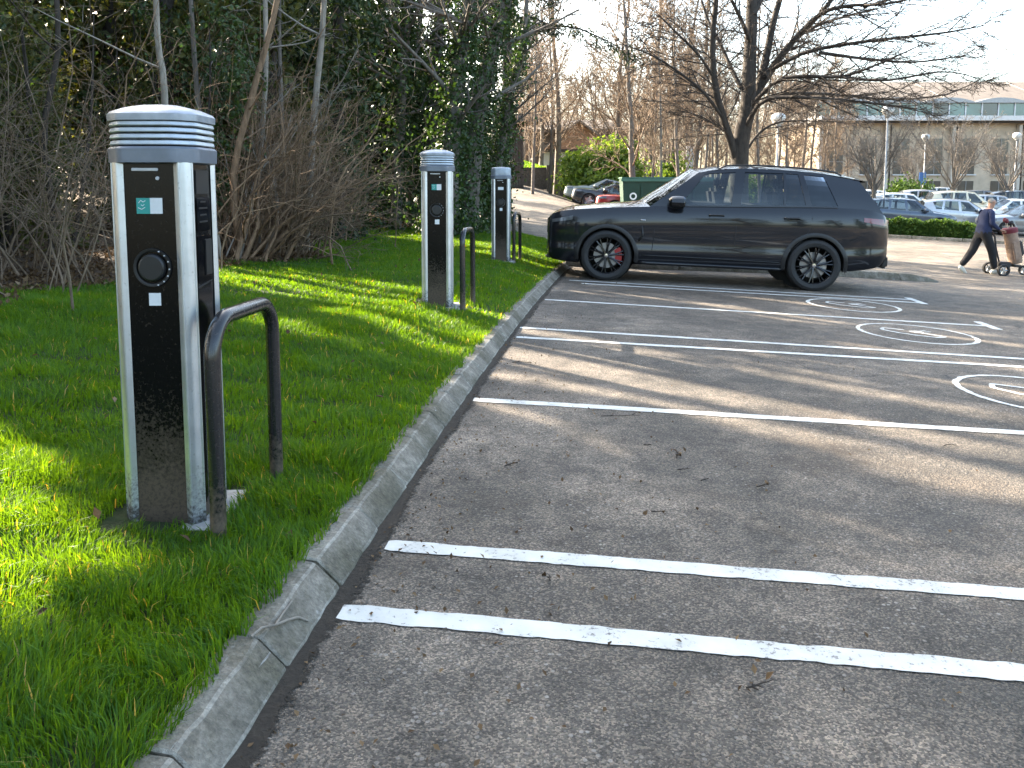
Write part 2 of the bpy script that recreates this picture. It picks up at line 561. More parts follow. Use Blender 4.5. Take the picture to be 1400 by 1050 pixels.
# narrow kerbed island behind the parked SUV
PROF2 = [(0, -.12), (0, .02), (-.05, .125), (-.20, .13), (-.20, -.12)]
island = tag(empty('kerb_island'), 'narrow kerbed divider with a tapered end behind the parked black SUV', kind='structure')
KST = .90
km2 = [kerb_stone_mesh(KST - .012, 40 + s, PROF2) for s in range(3)]
A0, A1 = np.array((.95, 14.35)), np.array((7.05, 14.62))
u_ = (A1 - A0) / np.linalg.norm(A1 - A0); n_ = np.array((-u_[1], u_[0]))
ns = 6; stp = np.linalg.norm(A1 - A0) / ns
for side in (0, 1):
    for i in range(ns):
        if side == 0: a, b = A0 + u_ * stp * i, A0 + u_ * stp * (i + 1)
        else: a, b = A0 + u_ * stp * (i + 1) + n_ * .62, A0 + u_ * stp * i + n_ * .62
        o = path_stone(km2, (a[0], a[1], float(ground(*a))), (b[0], b[1], float(ground(*b))), i, island)
        o.scale = (1, stp / KST, 1)
# tapered nose of the island
m = MB()
c = A1 + n_ * .31
rings = []
for w, h, e in ((.31, .128, 0.0), (.305, .125, .25), (.26, .085, .55), (.17, .03, .8), (.10, -.05, .9)):
    ring = []
    for s, z in ((-1, -.12), (-1, max(h - .1, -.1)), (-.8, h), (.8, h), (1, max(h - .1, -.1)), (1, -.12)):
        q = c + u_ * e + n_ * w * s
        ring.append((q[0], q[1], float(ground(q[0], q[1])) + z))
    rings.append(ring)
m.rings(rings).build('nose_stone', MAT['kerb_concrete'], island, bevel=.01, auto=.6)
m = MB(); 
m.add([(*(A0 + n_ * .19), float(ground(*(A0))) + .10), (*(A1 + n_ * .19), float(ground(*A1)) + .10), (*(A1 + n_ * .43), float(ground(*A1)) + .10), (*(A0 + n_ * .43), float(ground(*A0)) + .10)], [(0, 1, 2, 3)])
m.build('infill', MAT['leaf_litter'], island)

# ---------------------------------------------------------------- painted bay markings (parts of the car park)
def strip(name, pts, w, label=None, closed=False, seed=0, step=.025, jag=.0035):
    r = np.random.default_rng(seed + 5)
    P = np.array(pts, float)
    if closed: P = np.vstack([P, P[:1]])
    seg = np.linalg.norm(np.diff(P, axis=0), axis=1); d = np.concatenate([[0], np.cumsum(seg)])
    n = max(4, int(d[-1] / step)); t = np.linspace(0, d[-1], n + 1)
    C = np.stack([np.interp(t, d, P[:, 0]), np.interp(t, d, P[:, 1])], -1)
    T = np.gradient(C, axis=0); T /= np.linalg.norm(T, axis=1)[:, None]
    Nn = np.stack([-T[:, 1], T[:, 0]], -1)
    if closed: Nn[-1] = Nn[0] = (Nn[0] + Nn[-1]) / np.linalg.norm(Nn[0] + Nn[-1])
    j = r.normal(0, jag, (n + 1, 2)); j[1:] = .6 * j[1:] + .4 * j[:-1]
    hw = np.full(n + 1, w / 2)
    if not closed: hw[0] *= .75; hw[-1] *= .75
    L = C + Nn * (hw + j[:, 0])[:, None]; R = C - Nn * (hw + j[:, 1])[:, None]
    if closed: L[-1] = L[0]; R[-1] = R[0]
    V = np.vstack([L, R]); V = np.column_stack([V, ground(V[:, 0], V[:, 1]) + .004])
    i = np.arange(n)
    me = mesh_np(name, V, quads=np.stack([i, i + n + 1, i + n + 2, i + 1], -1), mats=[MAT['road_paint']])
    o = link(name, me, car_park)
    if label: o['label'] = label
    return o

def bay(x, y, ang, L, seed, w=.09):
    a = math.radians(ang)
    pts = [(x + t * math.cos(a), y + t * math.sin(a)) for t in np.linspace(0, L, 30)]
    strip('bay_line', pts, w, seed=seed); return pts[-1]
bay(-.519, 2.325, -5.6, 4.9, 1)
bay(-.449, 2.79, -5.0, 4.9, 2)
bay(-.256, 4.87, -4.9, 4.9, 3)
bay(.039, 7.075, -6.4, 4.95, 4, .085)
bay(.076, 7.59, -8.0, 4.95, 5, .085)
bay(.397, 9.683, -9.0, 4.97, 6, .085)
bay(.85, 12.0, -9.5, 4.8, 7, .085)
bay(1.0, 11.62, -9.5, 4.6, 8, .085)
strip('bay_end_tick', [(5.36, 9.24), (5.27, 8.67)], .10, seed=9)
strip('bay_end_tick', [(5.63, 11.45), (5.53, 10.75)], .10, seed=10)
def ev_symbol(cx, cy, seed):
    root_pts = [(cx + .54 * math.cos(t), cy + .60 * math.sin(t)) for t in np.linspace(0, 2 * PI, 60)[:-1]]
    strip('symbol_ring', root_pts, .045, 'white painted ring of an electric charging bay symbol', closed=True, seed=seed, jag=.004)
    hook = [(-.02, .20), (-.20, .30), (-.27, .18), (-.18, 0), (-.06, -.12), (.10, -.22), (.22, -.16), (.13, -.04), (.06, .06)]
    P = np.array(hook); t = np.linspace(0, len(P) - 1, 60)
    hook = [(cx + np.interp(q, range(len(P)), P[:, 0]), cy + np.interp(q, range(len(P)), P[:, 1])) for q in t]
    strip('symbol_cable', hook, .042, seed=seed + 1, jag=.004)
    strip('symbol_plug', [(cx + .0, cy + .08), (cx + .12, cy + .13)], .10, seed=seed + 2, jag=.004)
    strip('symbol_prong', [(cx + .12, cy + .17), (cx + .20, cy + .20)], .03, seed=seed + 3, jag=.002)
    strip('symbol_prong', [(cx + .14, cy + .10), (cx + .22, cy + .13)], .03, seed=seed + 4, jag=.002)
ev_symbol(4.13, 8.18, 20); ev_symbol(4.38, 10.32, 30); ev_symbol(3.76, 5.60, 40)

make_soil('gutter_soil', [(.25, (.028, .022, .017)), (.55, (.060, .048, .036)), (.8, (.11, .088, .066))], 45)
_m = MAT['gutter_soil']; _nt = _m.node_tree
_at = N(_nt, 'ShaderNodeAttribute', attribute_name='edge')
_th = math_n(_nt, 'SUBTRACT', noise(_nt, coords(_nt), 55, 6, .75), math_n(_nt, 'MULTIPLY', _at.outputs['Fac'], .62))
_al = math_n(_nt, 'GREATER_THAN', _th, .12)
_nt.links.new(_al, _nt.nodes['Principled BSDF'].inputs['Alpha'])
ys_ = np.arange(.2, 14.2, .03)
wv = .035 + .03 * np.abs(np.sin(ys_ * 1.7)) + .035 * np.abs(np.sin(ys_ * 5.3 + 1)) * np.abs(np.sin(ys_ * .9)) + rng.normal(0, .006, len(ys_)) + .02
xk = kerb_x(ys_)
V = np.vstack([np.column_stack([xk - .01, ys_, ground(xk, ys_) + .006]), np.column_stack([xk + np.clip(wv, .012, .2), ys_, ground(xk + wv, ys_) + .0022])])
i = np.arange(len(ys_) - 1); n = len(ys_)
link('gutter_dirt', mesh_np('gutter_dirt', V, np.stack([i, i + n, i + n + 1, i + 1], -1), None, [MAT['gutter_soil']], True, {'edge': np.concatenate([np.zeros(n), np.ones(n)])}), car_park)

# ================================================================ GRASS BLADES
def in_view(X, Y, Z, m=.32):
    c, s = math.cos(.0984), math.sin(.0984)
    z = Z - CAM_H
    d = c * Y - s * z; up = s * Y + c * z
    px = 700 + 1108.2 * X / np.maximum(d, .01); py = 363.4 - 1108.2 * up / np.maximum(d, .01)
    return (d > .2) & (px > -1400 * m) & (px < 1400 * (1 + m)) & (py > -1050 * m) & (py < 1050 * (1 + m))

POSTS = [(-1.222, 2.872), (-.711, 7.72), (-.171, 12.735)]
def field(X, Y, s, seed):
    """cheap smooth noise"""
    r = np.random.default_rng(seed); v = 0
    for k in range(6):
        a, b, c = r.uniform(-1, 1, 3)
        q = s * (1 + .6 * k)
        v = v + np.sin(X * a * q + Y * b * q * 1.3 + c * 9) / (1 + .4 * k)
    return v / 3

def blades(y0, y1, dens, hgt, wid, name, label):
    area = (y1 - y0) * 7
    n = int(area * dens)
    Y = rng.uniform(y0, y1, n)
    xl, xr = border_x(Y) - .35, kerb_x(Y) - .118 + .014 * np.sin(Y * 9) * np.sin(Y * 23)
    xr = xr - np.maximum(0, Y - 17.6) ** 2 * .18
    X = rng.uniform(-5.6, 1.2, n)
    edge = (X - xl) / .7
    ok = (X < xr) & (edge > rng.uniform(0, 1, n) ** 1.0)
    Z = lawn_z(X, Y) - .012
    ok &= in_view(X, Y, Z)
    for px, py in POSTS:
        dd = np.maximum(np.abs(X - px), np.abs(Y - py))
        ok &= dd > .185 + .03 * np.sin(X * 40) + rng.uniform(0, .05, n)
    # thin, mossy patches
    thin = field(X, Y, 3.0, 3)
    ok &= rng.uniform(0, 1, n) > np.clip(thin * .8 - .25, 0, .5)
    X, Y, Z = X[ok], Y[ok], Z[ok]; n = len(X)
    cl = field(X, Y, 9.0, 8); cl2 = field(X, Y, 2.2, 4)
    H = hgt * (.72 + .28 * cl2 + .30 * cl) * rng.uniform(.55, 1.35, n)
    H = np.clip(H, .02, None)
    W = wid * rng.uniform(.6, 1.3, n)
    ang = rng.uniform(0, 2 * PI, n)
    la = 2.4 * field(X, Y, 4.0, 12) * PI + rng.normal(0, .9, n)
    lean = np.clip(rng.normal(.5, .3, n), .02, 1.4)
    T = np.stack([np.cos(ang), np.sin(ang), np.zeros(n)], -1) * W[:, None] / 2
    Ld = np.stack([np.cos(la), np.sin(la), np.zeros(n)], -1)
    B = np.stack([X, Y, Z], -1)
    up = np.array([0, 0, 1.0])
    M = B + up * (H * .55)[:, None] + Ld * (H * lean * .30)[:, None]
    tip = B + up * (H * np.clip(1 - lean * .35, .3, 1))[:, None] + Ld * (H * lean * .95)[:, None]
    V = np.stack([B - T, B + T, M + T * .8, M - T * .8, tip], 1).reshape(-1, 3)
    k = np.arange(n) * 5
    quads = np.stack([k, k + 1, k + 2, k + 3], -1); tris = np.stack([k + 3, k + 2, k + 4], -1)
    rv = np.clip(.42 + .20 * field(X, Y, 1.4, 21) + .16 * cl + rng.normal(0, .16, n), 0, .93)
    straw = rng.uniform(0, 1, n) < .018
    rv[straw] = 1.0
    me = mesh_np(name, V, quads, tris, [MAT['grass']], True, {'rnd': np.repeat(rv, 5)})
    print('grass', name, n)
    return tag(link(name, me), label, 'grass', kind='stuff')
blades(.45, 3.6, 15000, .092, .0042, 'grass', 'long bright green grass blades round the first charging post')
blades(3.6, 7.4, 6500, .080, .0062, 'grass', 'lawn grass between the first and second charging posts')
blades(7.4, 20, 2400, .065, .011, 'grass', 'lawn grass round the second and third charging posts')

# ================================================================ CHARGING POSTS
def dirty(name, col, rough, metal=0.0, h0=.16, h1=.42, dirt=(.115, .085, .062), amt=.9, coat=0.0, streak=0.0):
    """paint or metal with mud splashed up from the ground"""
    m, nt, b, o = new_mat(name)
    P = coords(nt)
    sp = N(nt, 'ShaderNodeSeparateXYZ'); nt.links.new(P, sp.inputs[0])
    n1 = noise(nt, P, 70, 6, .75); n2 = noise(nt, P, 9, 4, .6)
    hgt = math_n(nt, 'ADD', sp.outputs[2], math_n(nt, 'MULTIPLY', math_n(nt, 'SUBTRACT', n2, .5), .25))
    f = N(nt, 'ShaderNodeMapRange'); f.inputs[1].default_value = h1; f.inputs[2].default_value = h0; f.inputs[3].default_value = .30; f.inputs[4].default_value = .66
    nt.links.new(hgt, f.inputs[0])
    th = math_n(nt, 'SUBTRACT', f.outputs[0], n1)
    k = N(nt, 'ShaderNodeMapRange'); k.inputs[1].default_value = -.12; k.inputs[2].default_value = .20; k.inputs[3].default_value = 0; k.inputs[4].default_value = amt
    nt.links.new(th, k.inputs[0])
    base = ramp(nt, n2, [(.3, tuple(c * .88 for c in col)), (.7, tuple(min(1, c * 1.1) for c in col))])
    c = mixc(nt, k.outputs[0], base, dirt)
    nt.links.new(c, b.inputs['Base Color'])
    b.inputs['Metallic'].default_value = metal
    r = N(nt, 'ShaderNodeMapRange'); r.inputs[3].default_value = rough; r.inputs[4].default_value = .85
    nt.links.new(k.outputs[0], r.inputs[0]); nt.links.new(r.outputs[0], b.inputs['Roughness'])
    if coat: b.inputs['Coat Weight'].default_value = coat
    return m
dirty('post_black', (.0035, .0035, .004), .20, 0, .12, .50, amt=.8)
dirty('post_metal', (.58, .62, .66), .34, .8, .02, .20, (.07, .058, .046))
dirty('hoop_black', (.014, .014, .016), .26, 0, .02, .22, (.17, .12, .085), .7, coat=.4)
MAT['post_black'].node_tree.nodes['Principled BSDF'].inputs['Specular IOR Level'].default_value = .25
plain('cap_silver', (.34, .38, .44), .42, .5, .22, 14)
plain('louvre_silver', (.52, .56, .60), .36, .4, .12, 20)
plain('collar_grey', (.17, .195, .24), .42, .4, .12, 12)
plain('gloss_black', (.004, .004, .005), .08, 0, .1, 5)
plain('matt_black', (.008, .008, .009), .5, 0, .15, 12)
plain('dark_trim', (.014, .015, .017), .4, 0, .15, 12)
plain('sticker_teal', (.03, .30, .27), .5)
plain('sticker_white', (.72, .74, .76), .5)
plain('bar_grey', (.55, .56, .58), .4)
plain('white_plastic', (.8, .8, .8), .4)
plain('pad_concrete', (.36, .35, .33), .9, 0, .3, 30, bumpy=.6)

def octo(h, c, z, nb=0):
    p = [(-h + c, -h), (h - c, -h), (h, -h + c), (h, h - c), (h - c, h), (-h + c, h), (-h, h - c), (-h, -h + c)]
    if nb == 0: return [(x, y, z) for x, y in p]
    out = []
    n = len(p)
    for i in range(n):
        a, b, d = Vector(p[i - 1]), Vector(p[i]), Vector(p[(i + 1) % n])
        r = .020
        s, e = b + (a - b).normalized() * r, b + (d - b).normalized() * r
        for k in range(nb + 1):
            t = k / nb
            q = s * (1 - t) ** 2 + b * 2 * t * (1 - t) + e * t * t
            out.append((q.x, q.y, z))
    return out

PW, FC = .1425, .041      # half width, chamfer leg
def make_post(kind):
    root = empty('charging_post')
    # concrete pad
    m = MB()
    pts = [(-.20, -.20), (-.02, -.215), (.20, -.19), (.225, .02), (.20, .21), (0, .20), (-.21, .2), (-.2, .0)]
    m.prism(pts, -.12, -.012).build('base_pad', MAT['pad_concrete'], root, bevel=.01)
    m = MB()
    m.rings([octo(PW - .012, FC - .008, -.06), octo(PW - .012, FC - .008, 1.272)]).build('body', MAT['post_black'], root)
    # aluminium corner strips
    for k in range(4):
        m = MB()
        w = .029
        prof = [(-w - .004, -.012), (-w, .006), (-w + .003, .010), (-w + .006, .011), (-w + .009, .008), (-.017, .0085), (-.008, .0115), (.008, .0115), (.017, .0085), (w - .009, .008), (w - .006, .011), (w - .003, .010), (w, .006), (w + .004, -.012)]
        a = -PI / 4 + k * PI / 2
        nrm = Vector((math.cos(a), math.sin(a))); tan = Vector((-nrm.y, nrm.x))
        base = nrm * ((2 * PW - FC) / math.sqrt(2) - .004)
        pp = [base + tan * u + nrm * d for u, d in prof]
        m.prism([(p.x, p.y) for p in pp], -.06, 1.268)
        m.build('corner_strip', MAT['post_metal'], root, auto=.4)
    f = -PW + .0095
    # front face details
    m = MB(); m.lathe([(.0, -.004), (.050, -.004), (.054, -.002), (.056, .008), (.060, .010), (.066, .010), (.068, .004)], (0, f + .004, .905), 'Y', 36)
    # lathe builds outwards along +Y: flip to face -Y
    m.v = [(x, 2 * (f + .004) - yy, z) for x, yy, z in m.v]
    so = m.build('socket', MAT['matt_black'], root, auto=.5)
    m = MB(); m.lathe([(.0, .016), (.040, .016), (.046, .012), (.049, .003)], (0, f, .905), 'Y', 36)
    m.v = [(x, 2 * f - yy, z) for x, yy, z in m.v]
    m.build('socket_cover', MAT['dark_trim'], so, auto=.5)
    for t in np.radians([-70, -48, -26, -4, 20, 42, 64]):
        m = MB(); m.box((.063 * math.cos(t), f - .010, .905 + .063 * math.sin(t)), (.0045, .004, .0045))
        m.build('indicator_light', MAT['bar_grey'], so)
    if kind != 2:
        st = MB().box((-.001, f - .0012, 1.118), (.090, .0024, .054)).build('sticker', MAT['sticker_white'], root)
        MB().box((-.0225, f - .0030, 1.118), (.047, .0012, .054)).build('sticker_panel', MAT['sticker_teal'], st)
        # hand-like white line emblem on the teal half
        e = MB()
        e.tube([(-.038, f - .004, 1.128), (-.030, f - .004, 1.137), (-.022, f - .004, 1.131), (-.014, f - .004, 1.136)], .0016, 5)
        e.tube([(-.040, f - .004, 1.112), (-.028, f - .004, 1.106), (-.016, f - .004, 1.113)], .0014, 5)
        e.tube([(-.030, f - .004, 1.122), (-.024, f - .004, 1.118), (-.018, f - .004, 1.123)], .0014, 5)
        e.build('emblem', MAT['sticker_white'], st)
    else:
        MB().box((0, f - .0012, 1.118), (.085, .0024, .045)).build('sticker', MAT['sticker_white'], root)
    MB().box((.004, f - .0012, .795), (.042, .0024, .044)).build('small_sticker', MAT['sticker_white'], root, bevel=.0)
    MB().box((-.012, f - .003, 1.242), (.092, .006, .010)).build('light_bar', MAT['bar_grey'], root, bevel=.0015)
    m = MB(); m.lathe([(0, -.004), (.006, -.004), (.007, 0)], (.030, f, 1.212), 'Y', 12); m.build('lock', MAT['bar_grey'], root)
    # road-side face: display, reader and flap
    r = PW - .0095
    MB().box((r - .002, 0, 1.20), (.008, .120, .085)).build('reader_window', MAT['dark_trim'], root, bevel=.002)
    d = MB().box((r - .002, 0, 1.085), (.010, .128, .120)).build('display', MAT['gloss_black'], root, bevel=.003)
    for i, (dz, w) in enumerate(((.045, .05), (.022, .08), (-.002, .06), (-.026, .075))):
        MB().box((r + .0036, -.005, 1.085 + dz), (.0012, w, .006)).build('text_line', MAT['dark_trim'], d)
    fl = MB().box((r - .002, 0, .925), (.008, .134, .170)).build('side_flap', MAT['gloss_black'], root, bevel=.003)
    MB().box((r + .004, .03, .930), (.006, .062, .130)).build('card_reader', MAT['matt_black'], fl, bevel=.002)
    MB().box((r - .001, 0, .834), (.006, .134, .004), rx=.12).build('seam', MAT['dark_trim'], root)
    MB().box((r - .003, 0, .43), (.006, .134, .78)).build('side_panel', MAT['gloss_black'], root, bevel=.002)
    MB().box((-r + .003, 0, .65), (.006, .134, 1.18)).build('side_panel', MAT['gloss_black'], root, bevel=.002)
    # cap
    NB = 3
    col = [octo(.150, .064, 1.262, NB), octo(.162, .069, 1.266, NB), octo(.163, .069, 1.312, NB), octo(.156, .066, 1.320, NB), octo(.10, .04, 1.321, NB)]
    MB().rings(col).build('collar', MAT['collar_grey'], root, auto=.5)
    if kind != 2:
        for k in range(4):
            z = 1.322 + k * .0215
            rr = [octo(.128, .053, z + .002, NB), octo(.154, .064, z + .003, NB), octo(.1565, .065, z + .006, NB), octo(.1535, .064, z + .0165, NB), octo(.146, .060, z + .0195, NB), octo(.128, .053, z + .0225, NB)]
            MB().rings(rr).build('louvre', MAT['louvre_silver'], root, auto=.6)
        z = 1.408
        dome = [octo(.146, .060, z - .002, NB), octo(.160, .066, z, NB), octo(.161, .066, z + .022, NB), octo(.152, .062, z + .032, NB), octo(.118, .050, z + .047, NB), octo(.070, .030, z + .058, NB), octo(.024, .012, z + .063, 0 or NB)]
    else:
        z = 1.322
        dome = [octo(.146, .060, z - .002, NB), octo(.152, .063, z, NB), octo(.154, .064, z + .085, NB), octo(.150, .062, z + .108, NB), octo(.125, .052, z + .122, NB), octo(.05, .022, z + .130, NB), octo(.02, .010, z + .131, NB)]
    MB().rings(dome).build('cap', MAT['cap_silver'], root, auto=.45)
    return root

post_labels = ['louvred charging post with a mud splashed foot and a teal and white sticker',
               'louvred charging post standing midway along the lawn with a small pale sticker',
               'charging post with a smooth unlouvred white cap at the far end of the lawn']
for k, (px, py) in enumerate(POSTS):
    p = make_post(k)
    p.location = (px, py, float(lawn_z(px, py)))
    p.scale = (.965, .965, .985) if k == 0 else (1, 1, 1)
    p.rotation_euler = ((0, 0, 0), (0, .004, .03), (0, 0, -.02))[k]
    tag(p, post_labels[k], 'charging post', 'electric charging posts on the lawn')

# ---------------------------------------------------------------- hoop guards
def hoop(a, b, h, label, r=.027):
    a, b = np.array(a), np.array(b)
    root_z = float(lawn_z(a[0], a[1])); zb = float(lawn_z(b[0], b[1]))
    u = (b - a); L = np.linalg.norm(u)
    R = .13
    pts = [(0, 0, -.25), (0, 0, .02), (0, 0, .25), (0, 0, h - R)]
    for t in np.linspace(0, PI / 2, 8)[1:]: pts.append((u[0] / L * R * (1 - math.cos(t)), u[1] / L * R * (1 - math.cos(t)), h - R + R * math.sin(t)))
    for t in np.linspace(PI / 2, 0, 8): pts.append((u[0] / L * (L - R * (1 - math.cos(t))), u[1] / L * (L - R * (1 - math.cos(t))), h - R + R * math.sin(t) + (zb - root_z)))
    pts += [(u[0], u[1], .25 + zb - root_z), (u[0], u[1], .02 + zb - root_z), (u[0], u[1], -.25 + zb - root_z)]
    o = MB().tube(pts, r, 16).build('hoop_guard', MAT['hoop_black'], None, smooth=True)
    o.location = (a[0], a[1], root_z)
    return tag(o, label, 'hoop guard', 'black hoop guards beside the charging posts')
hoop((-.990, 2.635), (-.958, 3.20), .735, 'black tubular hoop guard with scuffed feet beside the mud splashed charging post')
hoop((-.470, 7.66), (-.400, 8.20), .765, 'black hoop guard with a worn shiny top beside the middle charging post')
hoop((.03, 12.75), (.13, 13.28), .765, 'black hoop guard near the smooth capped charging post and the SUV nose')

# ================================================================ VEGETATION
bark_mat('bark_dark', (.024, .019, .015), (.068, .055, .045))
bark_mat('bark_grey', (.085, .072, .060), (.20, .175, .15))
bark_mat('bark_pale', (.16, .14, .115), (.36, .32, .27))
bark_mat('bark_brown', (.12, .075, .043), (.33, .215, .13))
bark_mat('twig_tan', (.10, .070, .045), (.24, .17, .115))
bark_mat('bark_umber', (.085, .060, .040), (.24, .175, .12))
leaf_mat('ivy_leaf', [(0, (.022, .040, .014)), (.5, (.042, .078, .024)), (.85, (.070, .115, .032)), (1, (.15, .17, .045))], .22, .42, (1.6, 1.7, .5), .4)
leaf_mat('dark_leaf', [(0, (.020, .034, .014)), (.6, (.036, .060, .022)), (1, (.07, .095, .03))], .15, .5, (1.6, 1.7, .5), .3)
leaf_mat('olive_leaf', [(0, (.045, .050, .018)), (.5, (.075, .085, .028)), (1, (.15, .15, .045))], .3, .5, (1.7, 1.6, .5), .3)
leaf_mat('laurel_leaf', [(0, (.08, .14, .03)), (.5, (.16, .24, .05)), (1, (.32, .38, .11))], .45, .42, (1.7, 1.7, .5), .4)
leaf_mat('hedge_leaf', [(0, (.035, .075, .015)), (.5, (.065, .125, .022)), (1, (.12, .19, .04))], .3, .5, (1.7, 1.6, .5), .3)
leaf_mat('dead_leaf', [(0, (.05, .030, .016)), (.5, (.12, .075, .04)), (.8, (.20, .135, .075)), (1, (.30, .22, .14))], .15, .75, (1.2, 1.1, .8), .2)
leaf_mat('needle', [(0, (.018, .030, .014)), (.6, (.035, .055, .022)), (1, (.06, .08, .03))], .15, .5, (1.5, 1.5, .6), .3)

# --- bands of ground picked to be sunlit; foliage towards the sun is carved away
H_SUN = np.array([math.sin(SUN_AZ), math.cos(SUN_AZ)]); E_SUN = np.array([math.cos(SUN_AZ), -math.sin(SUN_AZ)])
TAN_EL = math.tan(SUN_EL)
GAPS = [(4.15, 5.55, 3.4, 9.4), (4.70, 5.20, -.6, 4.2), (4.20, 4.50, -1.0, 3.6), (3.50, 3.72, 2.6, 5.0), (5.75, 6.05, 1.0, 7.8), (.30, 1.20, 2.3, 5.4),
        (6.5, 6.75, -2.5, 3.2), (7.5, 7.8, -3.5, 2.4), (3.0, 3.2, -2.5, 1.0), (8.8, 9.1, 1.5, 7), (11.2, 12.6, 2.0, 12.0), (10.1, 10.45, 4, 9), (9.5, 9.7, -4, 2)]
def in_gap(P, pad=.09):
    """points whose shadow would fall on ground picked to be sunlit"""
    P = np.asarray(P, float).reshape(-1, 3)
    t = P[:, 2] / S_DIR[2]
    G = P[:, :2] - t[:, None] * S_DIR[:2]
    c = G @ E_SUN; a = G @ H_SUN
    wob = .10 * np.sin(a * 1.9 + c * 3) + .06 * np.sin(a * 4.7 + c * 7)
    r = np.zeros(len(P), bool)
    for c0, c1, a0, a1 in GAPS:
        r |= (c + wob > c0 - pad) & (c + wob < c1 + pad) & (a > a0 - .5) & (a < a1 + .5)
    return r

def gap_free(polys, origin, keep=.05, R=random.Random(2)):
    """drops the fine stems that would shade the ground picked to be sunlit"""
    out = []
    for p, r in polys:
        if in_gap(np.asarray(p) + np.array(origin), .03).any() and R.random() > keep: continue
        out.append((p, r))
    return out or polys[:1]

def stuff(o):
    if o is not None: o['kind'] = 'stuff'
    return o

def tubes(name, polys, sides, mat, parent=None, smooth=True):
    """polys: list of (pts(k,3), radii(k)); ONE mesh"""
    by = {}
    for p, r in polys: by.setdefault(len(r), []).append((p, r))
    Vs, Qs = [], []; off = 0
    for k, lst in by.items():
        P = np.array([p for p, r in lst], float); R = np.array([r for p, r in lst], float)
        m = len(lst)
        T = np.empty_like(P)
        T[:, 0] = P[:, 1] - P[:, 0]; T[:, -1] = P[:, -1] - P[:, -2]
        if k > 2: T[:, 1:-1] = P[:, 2:] - P[:, :-2]
        T /= np.linalg.norm(T, axis=2)[..., None] + 1e-9
        mean = P[:, -1] - P[:, 0]
        ref = np.where((np.abs(mean[:, 2]) > .8 * np.linalg.norm(mean, axis=1))[:, None], np.array([1., 0, 0]), np.array([0, 0, 1.]))[:, None, :]
        A = np.cross(T, ref); A /= np.linalg.norm(A, axis=2)[..., None] + 1e-9
        B = np.cross(T, A)
        th = np.arange(sides) * 2 * PI / sides
        ring = P[:, :, None, :] + R[:, :, None, None] * (A[:, :, None, :] * np.cos(th)[None, None, :, None] + B[:, :, None, :] * np.sin(th)[None, None, :, None])
        Vs.append(ring.reshape(-1, 3))
        base = off + np.arange(m)[:, None, None] * (k * sides) + np.arange(k - 1)[None, :, None] * sides
        i = np.arange(sides)[None, None, :]; j = (i + 1) % sides
        Qs.append(np.stack([base + i, base + j, base + sides + j, base + sides + i], -1).reshape(-1, 4))
        off += m * k * sides
    if not Vs: return None
    me = mesh_np(name, np.vstack(Vs), np.vstack(Qs), None, [mat], smooth)
    o = link(name, me, parent)
    return stuff(o) if len(polys) > 1 else o

def leaves(name, P, size, mat, parent=None, aspect=.6, droop=.3, r=None, gap=True, up=None, origin=(0, 0, 0)):
    """leaf blades (one bent quad each) at points P; ONE mesh"""
    r = r or rng
    P = np.asarray(P, float)
    if gap: P = P[~in_gap(P + np.array(origin))]
    n = len(P)
    d = r.normal(0, 1, (n, 3)); d[:, 2] -= droop; d /= np.linalg.norm(d, axis=1)[:, None]
    q = r.normal(0, 1, (n, 3))
    if up is not None: q[:, 2] += up
    s = np.cross(d, q); s /= np.linalg.norm(s, axis=1)[:, None] + 1e-9
    nn = np.cross(s, d)
    L = size * r.uniform(.6, 1.35, n)[:, None]; W = L * aspect
    mid = P + d * L * .45
    V = np.stack([P, mid + s * W * .5 + nn * L * .10, P + d * L - nn * L * .05, mid - s * W * .5 + nn * L * .10], 1).reshape(-1, 3)
    k = np.arange(n) * 4
    Q = np.stack([k, k + 1, k + 2, k + 3], -1)
    rv = np.clip(r.beta(2, 2.4, n), 0, 1)
    me = mesh_np(name, V, Q, None, [mat], False, {'rnd': np.repeat(rv, 4)})
    return stuff(link(name, me, parent))

def clumps(n, c, rad, ncl, sig, r=None, shell=.55):
    """n points gathered in clumps spread through an ellipsoid"""
    r = r or rng
    c, rad = np.array(c, float), np.array(rad, float)
    u = r.normal(0, 1, (ncl, 3)); u /= np.linalg.norm(u, axis=1)[:, None]
    rr = shell + (1 - shell) * r.uniform(0, 1, ncl) ** .7
    rr *= r.uniform(.8, 1.15, ncl)
    C = c + u * rr[:, None] * rad
    k = r.integers(0, ncl, n)
    sg = sig * r.uniform(.5, 1.5, ncl)[k][:, None]
    return C[k] + r.normal(0, 1, (n, 3)) * sg * np.array([1, 1, .75])

